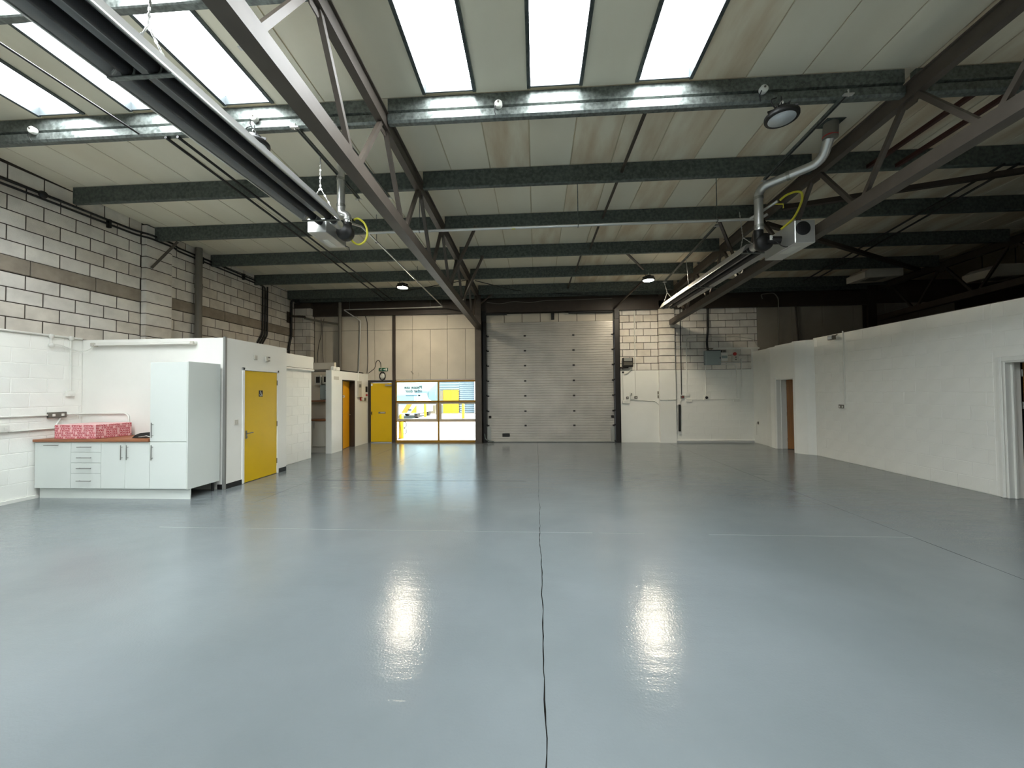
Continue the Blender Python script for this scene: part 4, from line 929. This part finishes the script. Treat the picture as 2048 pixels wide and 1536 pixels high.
wbox('wall_socket', 4.5, 4.6, 1.37, 1.46, 'grey_socket', 'grey socket with a red plug at the foot of the black cable', 'socket', .05, 'red', .02)
wbox('wall_socket', 4.65, 4.76, 1.44, 1.54, 'plastic', 'upper white socket at the foot of the tall conduit loop', 'socket')
wbox('wall_socket', 4.66, 4.83, 1.26, 1.36, 'plastic', 'lower white double socket below the tall conduit loop', 'socket')
t = thing('pipe_insulation', 'black insulated pipe standing vertical on the white back wall', 'pipe', (4.44, YB, .35))
MB().tube([(4.44, YB-.05, .35), (4.45, YB-.05, 1.18)], .035, 12).obj('sleeve', 'black', t)
MB().tube([(4.33, YB-.03, 1.15), (4.45, YB-.05, 1.15)], .012, 6).obj('bracket', 'white', t)
MB().tube([(4.46,YB-.05,1.18),(4.47,YB-.04,1.25),(4.52,YB-.03,1.33)], .008, 6).obj('tail', 'offwhite', t)
t = thing('distribution_board', 'large grey electrical distribution board on the bare blocks', 'switchgear', (5.46, YB, 2.4))
MB().bbox(5.225, 5.69, YB-.14, YB, 2.4, 2.84, .01).obj('enclosure', 'grey_box', t)
dr = MB().bbox(5.24, 5.68, YB-.155, YB-.14, 2.41, 2.80, .006).obj('door', 'grey_box', t)
MB().bbox(5.645, 5.665, YB-.165, YB-.155, 2.58, 2.64, .003).obj('latch', 'black', dr)
MB().lathe([(.012,0),(.012,-.006)], (5.62, YB-.155, 2.47), 1, 10).obj('lock', 'alum', dr)
MB().bbox(5.3, 5.69, YB-.12, YB-.02, 2.84, 2.86, .004).obj('gland_plate', 'black', t)
pipe('supply_cable', [(5.33,YB-.06,2.862),(5.31,YB-.05,3.1),(5.35,YB-.04,3.5),(5.36,YB-.04,4.2)], .032, 'black', 'thick black supply cable dropping to the distribution board', 'cable', .15)
t = thing('fuse_box', 'small white fuse box attached right of the distribution board', 'switchgear', (5.8, YB, 2.5))
MB().bbox(5.705, 5.91, YB-.11, YB, 2.52, 2.78, .008).obj('case', 'plastic', t)
MB().bbox(5.72, 5.89, YB-.118, YB-.11, 2.6, 2.68, .003).obj('cover', 'grey_box', t)
for k in range(3): MB().tube([(5.74+.055*k, YB-.05, 2.78), (5.74+.055*k, YB-.05, 2.86)], .014, 8).obj('gland', 'black', t)
t = thing('emergency_stop', 'cream emergency stop panel with red button right of the fuse box', 'control box', (6.15, YB, 2.5))
MB().bbox(6.06, 6.25, YB-.08, YB, 2.5, 2.73, .008).obj('case', 'offwhite', t)
MB().lathe([(.05,0),(.055,-.03),(.03,-.045)], (6.12, YB-.08, 2.73), 1, 16).obj('stop_button', 'red', t)
for z in (2.56, 2.63): MB().lathe([(.016,0),(.014,-.012)], (6.16, YB-.08, z), 1, 10).obj('push_button', 'black', t)
pipe('wall_conduit', [(5.7,YS,2.47),(6.3,YS,2.47),(6.34,YB-.03,2.52)], .016, 'bright_metal', 'steel conduit below the emergency stop panel', 'conduit', .03)
pipe('wall_conduit', [(5.7,YS,2.41),(6.15,YS,2.41),(6.2,YS,2.36),(6.2,YS,1.34)], .013, 'plastic', 'white conduit bending down from the distribution board', 'conduit', .06)
vrun(6.355, 1.28, 2.55, 'plastic', 'white conduit under the round boss at the right of the board')
MB().lathe([(.03,0),(.032,-.03),(.02,-.045)], (6.355, YB, 2.56), 1, 14).obj('conduit_boss', 'plastic', None, 'white round conduit boss right of the emergency stop', 'junction box')
vrun(5.27, 1.44, 2.4, 'plastic', 'white conduit dropping from the distribution board to a socket')
wbox('wall_socket', 5.2, 5.34, 1.32, 1.46, 'plastic', 'white socket with round black outlet below the distribution board', 'socket', .05, 'black', .045)
pipe('wall_conduit', [(4.8,YS,1.33),(6.1,YS,1.33)], .011, 'plastic', 'white conduit between the sockets on the back wall', 'conduit', 0)
wbox('wall_socket', 6.1, 6.28, 1.26, 1.35, 'plastic', 'white double socket at the right end of the back wall', 'socket')
struct('trim_9', 'white capping strip over the blocks beside the distribution board', MB().box(5.52, 6.9, YB-.02, YB, 2.88, 2.94), 'white', 'trim')
t = thing('water_tap', 'small outlet tap on the white wall corner', 'tap', (6.72, 12.2, .55))
MB().tube([(6.7, 12.2, .25), (6.7, 12.2, .62), (6.66, 12.05, .62)], .012, 8, True, .04).obj('spout', 'offwhite', t)
MB().tube([(6.66, 12.06, .58), (6.66, 12.06, .66)], .018, 8).obj('valve', 'grey_socket', t)
# on the long right wall
vr = pipe('wall_conduit', [(XR-.012, 8.98, 1.28), (XR-.012, 8.98, 2.9)], .014, 'plastic', 'white conduit down the long right wall to the double socket', 'conduit', 0)
t = thing('wall_socket', 'grey metal double socket on the long right wall', 'socket', (XR, 9.03, 1.18))
MB().bbox(XR-.045, XR, 8.95, 9.11, 1.18, 1.27, .006).obj('back_box', 'plastic', t)
MB().bbox(XR-.055, XR-.045, 8.955, 9.105, 1.185, 1.265, .003).obj('face_plate', 'grey_socket', t)
for y in (8.99, 9.07): MB().bbox(XR-.06, XR-.055, y-.015, y+.015, 1.2, 1.24, .002).obj('outlet', 'plastic', t)
t = thing('flood_light', 'small grey flood light on top of the long right wall', 'lamp', (XR-.1, 9.15, 2.75))
MB().bbox(XR-.16, XR-.08, 9.08, 9.24, 2.73, 2.83, .008).obj('body', 'grey_socket', t)
MB().bbox(XR-.168, XR-.16, 9.1, 9.22, 2.745, 2.815, .003).obj('lens', 'lens', t)
MB().bar((XR-.1, 9.16, 2.8), (XR+.02, 9.16, 2.86), .02).obj('bracket', 'grey_pipe', t)

# ------------------------------------------------------------------ void over the offices
for i, (x0, x1, y, z0, z1, lab) in enumerate(((8.56, 9.5, 10.5, 4.5, 4.78, 'pale air handling unit hanging in the dark roof space'), (10.6, 11.6, 9.6, 4.2, 4.5, 'dim air handling unit at the right edge of the dark roof space'))):
    t = thing('air_unit', lab, 'air unit', ((x0+x1)/2, y, z0))
    MB().prism([(x0, z0), (x1, z0+.04), (x1, z1), (x0+.2, z1), (x0, z1-.12)], 1, y, y+.6).obj('casing', 'clad', t)
    MB().box(x0+.12, x0+.5, y-.01, y+.3, z0-.015, z0+.0).obj('grille', 'grey_pipe', t)
    for x in (x0+.15, x1-.1): MB().tube([(x, y+.3, z1), (x, y+.3, zr(y)-.02)], .008, 5).obj('drop_rod', 'black', t)
pipe('loose_cable', [(6.95,12.2,4.4),(6.9,12.2,4.55),(7.3,12.2,4.58),(7.42,12.2,4.4),(7.45,12.3,2.9)], .014, 'grey_pipe', 'grey pipe hooked over the beam above the right wall', 'pipe', .08)
pipe('wall_conduit', [(7.98,12.3,4.2),(8.05,12.3,2.9)], .022, 'brown_steel', 'dark pipe on the dull cladding above the right wall', 'conduit', 0)

# ------------------------------------------------------------------ kitchenette
KF = 5.6
def bar_handle(parent, a, b):
    a = Vector(a); b = Vector(b); d = (b-a).normalized()*.03
    m = MB().tube([a, b], .006, 8)
    for p in (a+d, b-d): m.tube([p, (p.x, KF+.002, p.z)], .0045, 6)
    return m.obj('handle', 'handle', parent)
def cab(name, label, x0, x1, z0, z1, depth=.58):
    t = thing(name, label, 'cabinet', ((x0+x1)/2, KF+.3, z0), 'kitchenette units')
    MB().box(x0+.001, x1-.001, KF+.02, KF+depth, z0, z1).obj('body', 'white_gloss', t)
    return t
def front(t, nm, x0, x1, z0, z1): return MB().bbox(x0+.002, x1-.002, KF, KF+.019, z0+.002, z1-.002, .002).obj(nm, 'white_gloss', t)
c = cab('base_cabinet', 'white base unit with one wide door at the left end of the kitchenette', -7.86, -7.275, .165, .885)
bar_handle(front(c, 'door', -7.89, -7.275, .165, .885), (-7.7, KF-.03, .84), (-7.46, KF-.03, .84))
c = cab('drawer_cabinet', 'white base unit with four drawers', -7.275, -6.77, .165, .885)
for z0, z1, zh in ((.73, .885, .81), (.562, .73, .645), (.40, .562, .48), (.165, .40, .285)):
    bar_handle(front(c, 'drawer', -7.275, -6.77, z0, z1), (-7.145, KF-.03, zh), (-6.905, KF-.03, zh))
c = cab('base_cabinet', 'white base unit with a pair of doors and vertical handles', -6.77, -5.965, .165, .885)
bar_handle(front(c, 'door', -6.77, -6.368, .165, .885), (-6.41, KF-.03, .615), (-6.41, KF-.03, .84))
bar_handle(front(c, 'door', -6.368, -5.965, .165, .885), (-6.315, KF-.03, .615), (-6.315, KF-.03, .84))
c = cab('tall_cabinet', 'tall white larder cabinet at the right end of the kitchenette', -5.962, -5.358, .165, 2.12, .6)
bar_handle(front(c, 'door', -5.965, -5.36, .165, .885), (-5.91, KF-.03, .61), (-5.91, KF-.03, .84))
bar_handle(front(c, 'door', -5.965, -5.36, .89, 2.12), (-5.91, KF-.03, .955), (-5.91, KF-.03, 1.185))
MB().box(-5.358, -5.342, KF, KF+.6, .16, 2.125).obj('side_panel', 'white_gloss', c)
for y in (KF+.12, KF+.55): MB().tube([(-5.42, y, 0), (-5.42, y, .165)], .02, 10).obj('leg', 'black', c)
MB().box(-7.86, -5.345, KF+.05, KF+.066, 0, .165).obj('plinth', 'white_gloss', None, 'long white plinth board under the kitchenette units', 'plinth')
MB().bbox(-7.905, -5.968, KF-.022, 6.245, .89, .93, .005).obj('kitchen_worktop', 'worktop', None, 'brown wood effect worktop of the kitchenette', 'worktop')
# taped parcel
t = thing('taped_parcel', 'long parcel wrapped in red and white FRAGILE tape on the worktop', 'parcel', (-7.24, 5.9, .93))
px0, px1, py0, py1, pz0, pz1 = -7.60, -6.90, 5.63, 6.17, .931, 1.155
MB().bbox(px0, px1, py0, py1, pz0, pz1, .006).obj('carton', 'tape_pink', t)
vs, fs = text_mesh('FRAGILE', .044, 'LEFT', .0003, .0014)
wt = max(v[0] for v in vs); h_ = .034
m_ = MB()
def letters(face):
    L = (px1-px0) if face == 0 else (py1-py0)
    for r in range(6):
        z = pz0+.006+r*.0365; upside = r >= 3; u = -random.uniform(0, wt*.8)
        while u < L-.01:
            pts = []
            for v in vs:
                a, b = v[0], v[1]
                if upside: a, b = wt-a, h_*.9-b
                uu = u+a*1.0
                pts.append((min(max(uu, .002), L-.002), z+b*.95, v[2]))
            if face == 0: m_.add([(px0+p[0], py0-.0006-p[2], p[1]) for p in pts], fs)
            else: m_.add([(px1+.0006+p[2], py0+p[0], p[1]) for p in pts], fs)
            u += wt+.035
letters(0); letters(1)
m_.obj('tape_lettering', 'tape_red', t, 'red FRAGILE lettering', None, None, 'stuff')
# black packet with white squiggle
t = thing('black_packet', 'folded black packet with a white squiggle beside the tall cabinet', 'packet', (-6.2, 5.8, .93))
pr_ = [(-6.42,.931),(-5.99,.931),(-5.985,1.03),(-6.15,1.022),(-6.28,1.01),(-6.36,.98)]
MB().prism(pr_, 1, 5.74, 5.9).obj('body', 'black', t)
MB().tube([(-6.3,5.738,.95),(-6.22,5.738,.955),(-6.17,5.738,.967),(-6.12,5.738,.953),(-6.06,5.738,.962),(-6.02,5.738,.975)], [.002,.004,.008,.005,.004,.002], 6).obj('squiggle', 'plastic', t)
# fluorescent batten on the partition
t = thing('batten_light', 'long white fluorescent batten light on the kitchen partition', 'light', (-6.75, 6.24, 2.48))
MB().bbox(-7.68, -5.8, 6.2, 6.25, 2.485, 2.53, .006).obj('spine', 'plastic', t)
MB().tube([(-7.62, 6.185, 2.485), (-5.88, 6.185, 2.485)], .014, 10).obj('lamp_tube', 'plastic', t)
for x in (-7.66, -5.84): MB().bbox(x-.03, x+.03, 6.165, 6.25, 2.465, 2.525, .006).obj('end_cap', 'offwhite', t)
pipe('light_flex', [(-7.66,6.2,2.49),(-7.72,6.2,2.42),(-7.84,6.15,2.36),(XL+.03,6.02,2.42),(XL+.03,5.9,2.46),(XL+.03,5.81,2.46)], .008, 'plastic', 'white flex sagging from the batten light to the left wall', 'cable', .08)
# conduits on the lower left wall
YK = XL+.016
pipe('wall_conduit', [(YK,3.6,2.6),(YK,6.22,2.6)], .016, 'plastic', 'white conduit along the top of the painted left wall', 'conduit', 0)
for y, w in ((5.79, 'left'), (6.06, 'right')):
    MB().lathe([(.035,0),(.04,.02),(.035,.04)], (XL, y, 2.59), 0, 14).obj('conduit_box', 'plastic', None, '%s of two round white conduit boxes on the left wall' % w, 'junction box')
pipe('wall_conduit', [(YK,5.79,2.58),(YK,5.79,2.44)], .014, 'plastic', 'short white conduit under the left conduit box', 'conduit', 0)
MB().lathe([(.03,0),(.04,.02),(.03,.05)], (XL, 5.79, 2.44), 0, 14).obj('ceiling_rose', 'plastic', None, 'white cable outlet feeding the batten light', 'outlet')
pipe('wall_conduit', [(YK,6.06,2.57),(YK,6.06,1.7)], .014, 'plastic', 'white conduit dropping to the switch by the kitchen partition', 'conduit', 0)
def lplate(name, y0, y1, z0, z1, m, label, cat, rock, n=1):
    t = thing(name, label, cat, (XL, (y0+y1)/2, z0))
    MB().bbox(XL, XL+.045, y0, y1, z0, z1, .005).obj('box', m, t)
    for k in range(n):
        yc = y0+(y1-y0)*(k+.5)/n; MB().bbox(XL+.045, XL+.053, yc-.02, yc+.02, (z0+z1)/2-.02, (z0+z1)/2+.02, .003).obj('rocker', rock, t)
lplate('light_switch', 6.0, 6.11, 1.6, 1.69, 'plastic', 'white light switch high on the left wall by the partition', 'switch', 'plastic')
lplate('wall_socket', 5.76, 6.0, 1.25, 1.345, 'grey_socket', 'grey metal double socket above the taped parcel', 'socket', 'plastic', 2)
lplate('wall_socket', 5.1, 5.3, 1.08, 1.18, 'plastic', 'white double socket at the left edge of the picture', 'socket', 'plastic', 2)
pipe('wall_conduit', [(YK,3.6,1.31),(YK,5.78,1.3)], .014, 'plastic', 'upper white conduit along the left wall to the grey socket', 'conduit', 0)
pipe('wall_conduit', [(YK,5.3,1.08),(YK,6.0,1.08)], .014, 'plastic', 'lower white conduit along the left wall behind the parcel', 'conduit', 0)
pipe('wall_conduit', [(YK,5.94,1.26),(YK,5.86,1.1)], .013, 'plastic', 'short white conduit dropping from the grey socket', 'conduit', 0)
pipe('wall_conduit', [(XL+.02,6.0,1.3),(XL+.05,6.23,1.3),(-7.08,6.232,1.3),(-7.03,6.232,1.25),(-7.03,6.232,.95)], .014, 'plastic', 'white conduit bending down the partition behind the parcel', 'conduit', .05)

# ------------------------------------------------------------------ outside
g = struct('ground_outside', 'sunlit pale paving outside the window', MB().box(-60, 60, YB+.12, 80, -.2, -.03), 'asphalt', 'ground')
for a, b in (((-4.2, 13.9), (-3.1, 15.4)), ((-2.6, 14.2), (-1.9, 15.4)), ((-5, 16.2), (0, 16.3))):
    MB().bar((a[0],a[1],-.028), (b[0],b[1],-.028), .03, .004).obj('paving_joint', 'asphalt_joint', g)
def bollard(x, y, h, label):
    t = thing('bollard', label, 'bollard', (x, y, -.03), 'yellow bollards')
    MB().lathe([(.085,0),(.085,h-.03),(.06,h),(.01,h+.01)], (x, y, -.03), 2, 18).obj('post', 'yellow_out', t)
    MB().lathe([(.11,0),(.11,.02)], (x, y, -.03), 2, 18).obj('base', 'asphalt_joint', t)
bollard(-4.86, 13.6, .88, 'yellow bollard just outside the window at its left edge')
bollard(-4.65, 24.3, .95, 'distant yellow bollard in front of the blue shutter')
bollard(-7.6, 26.0, 1.0, 'distant yellow bollard beside the beige wall')
t = thing('cycle_stand', 'black looped metal stand next to the near bollard', 'stand', (-4.98, 14.3, -.03))
for z in (.18, .42): MB().ring((-4.98, 14.3, z), .11, .014, 1, 18, 6, 0, 2*math.pi, .65, 1.).obj('loop', 'black', t)
MB().tube([(-5.07, 14.3, -.03), (-5.07, 14.3, .55)], .014, 8).obj('upright', 'black', t)
b = thing('opposite_unit', 'pale industrial unit across the yard seen through the window', 'building', (-6, 30, -.03))
MB().box(-30, 20, 30.2, 31, -.03, 7).obj('wall', 'pale_clad', b)
sh = MB()
for k in range(16): sh.prism([(30.2, 2.6-.16*k), (30.12, 2.57-.16*k), (30.12, 2.5-.16*k), (30.2, 2.45-.16*k)], 0, -6.05, -4.9)
sh.obj('roller_shutter', 'blue_clad', b, 'pale blue slatted shutter')
sh = MB()
for k in range(4): sh.prism([(30.2, 2.62-.2*k), (30.1, 2.58-.2*k), (30.1, 2.5-.2*k), (30.2, 2.45-.2*k)], 0, -7.7, -6.1)
sh.obj('wall_sheeting', 'blue_clad', b)
for a, c in ((-7.34, -6.74), (-6.72, -6.12)): MB().bbox(a, c, 30.05, 30.18, -.02, 1.84, .01).obj('door', 'yellow_out', b)
for k in range(9): MB().box(-6.1, -6.04, 30.05, 30.15, .1+.2*k, .17+.2*k).obj('shutter_clip', 'black', b)
MB().box(-4.86, -4.55, 30, 30.2, -.03, 6).obj('pier', 'offwhite', b)
MB().box(-9.6, -7.95, 29.9, 30.2, -.03, .66).obj('dwarf_wall', 'beige_wall', b)
MB().box(-9.6, -7.4, 30.0, 30.2, .66, .72).obj('sill', 'offwhite', b)
for a, c in ((-9.5, -8.6), (-8.55, -7.95)):
    w_ = MB().box(a, c, 30.1, 30.2, .95, 1.8).obj('window', 'grey_box', b)
    MB().box(a+.05, c-.05, 30.08, 30.1, 1.0, 1.75).obj('pane', 'blue_clad', w_)
MB().box(-7.6, -7.36, 30.05, 30.2, 1.1, 1.8).obj('notice_board', 'beige_wall', b)
MB().box(-12, 4, 29.4, 29.9, -.03, .02).obj('kerb', 'asphalt_joint', b)
v = thing('parked_van', 'white van with yellow and orange diagonal stripes parked across the yard', 'van', (-8.6, 25.6, -.03))
MB().prism([(24.4, .3), (24.45, 1.55), (26.6, 1.6), (27.2, 1.2), (28.2, 1.0), (28.3, .3)], 0, -9.55, -7.7).obj('body', mat('van_paint', (150, 178, 190), .4), v)
for x0, x1, m in ((-8.7, -8.35, 'orange_out'), (-8.1, -7.85, 'yellow_out')):
    MB().prism([(x0, .35), (x1, .35), (x1+.35, .9), (x0+.35, .9)] if x1 < -8.2 else [(x0, .35), (-7.71, .35), (-7.71, .85)], 1, 24.395, 24.41).obj('stripe', m, v)
MB().box(-8.25, -8.05, 24.38, 24.41, .5, .58).obj('number_plate', 'black', v)
for x in (-9.4, -7.85):
    for y in (25.0, 27.6): MB().tube([(x-.1, y, .29), (x+.1, y, .29)], .32, 16).obj('wheel', 'black', v)
MB().box(-9.4, -7.85, 24.38, 24.44, 1.05, 1.45).obj('rear_window', 'blue_clad', v)
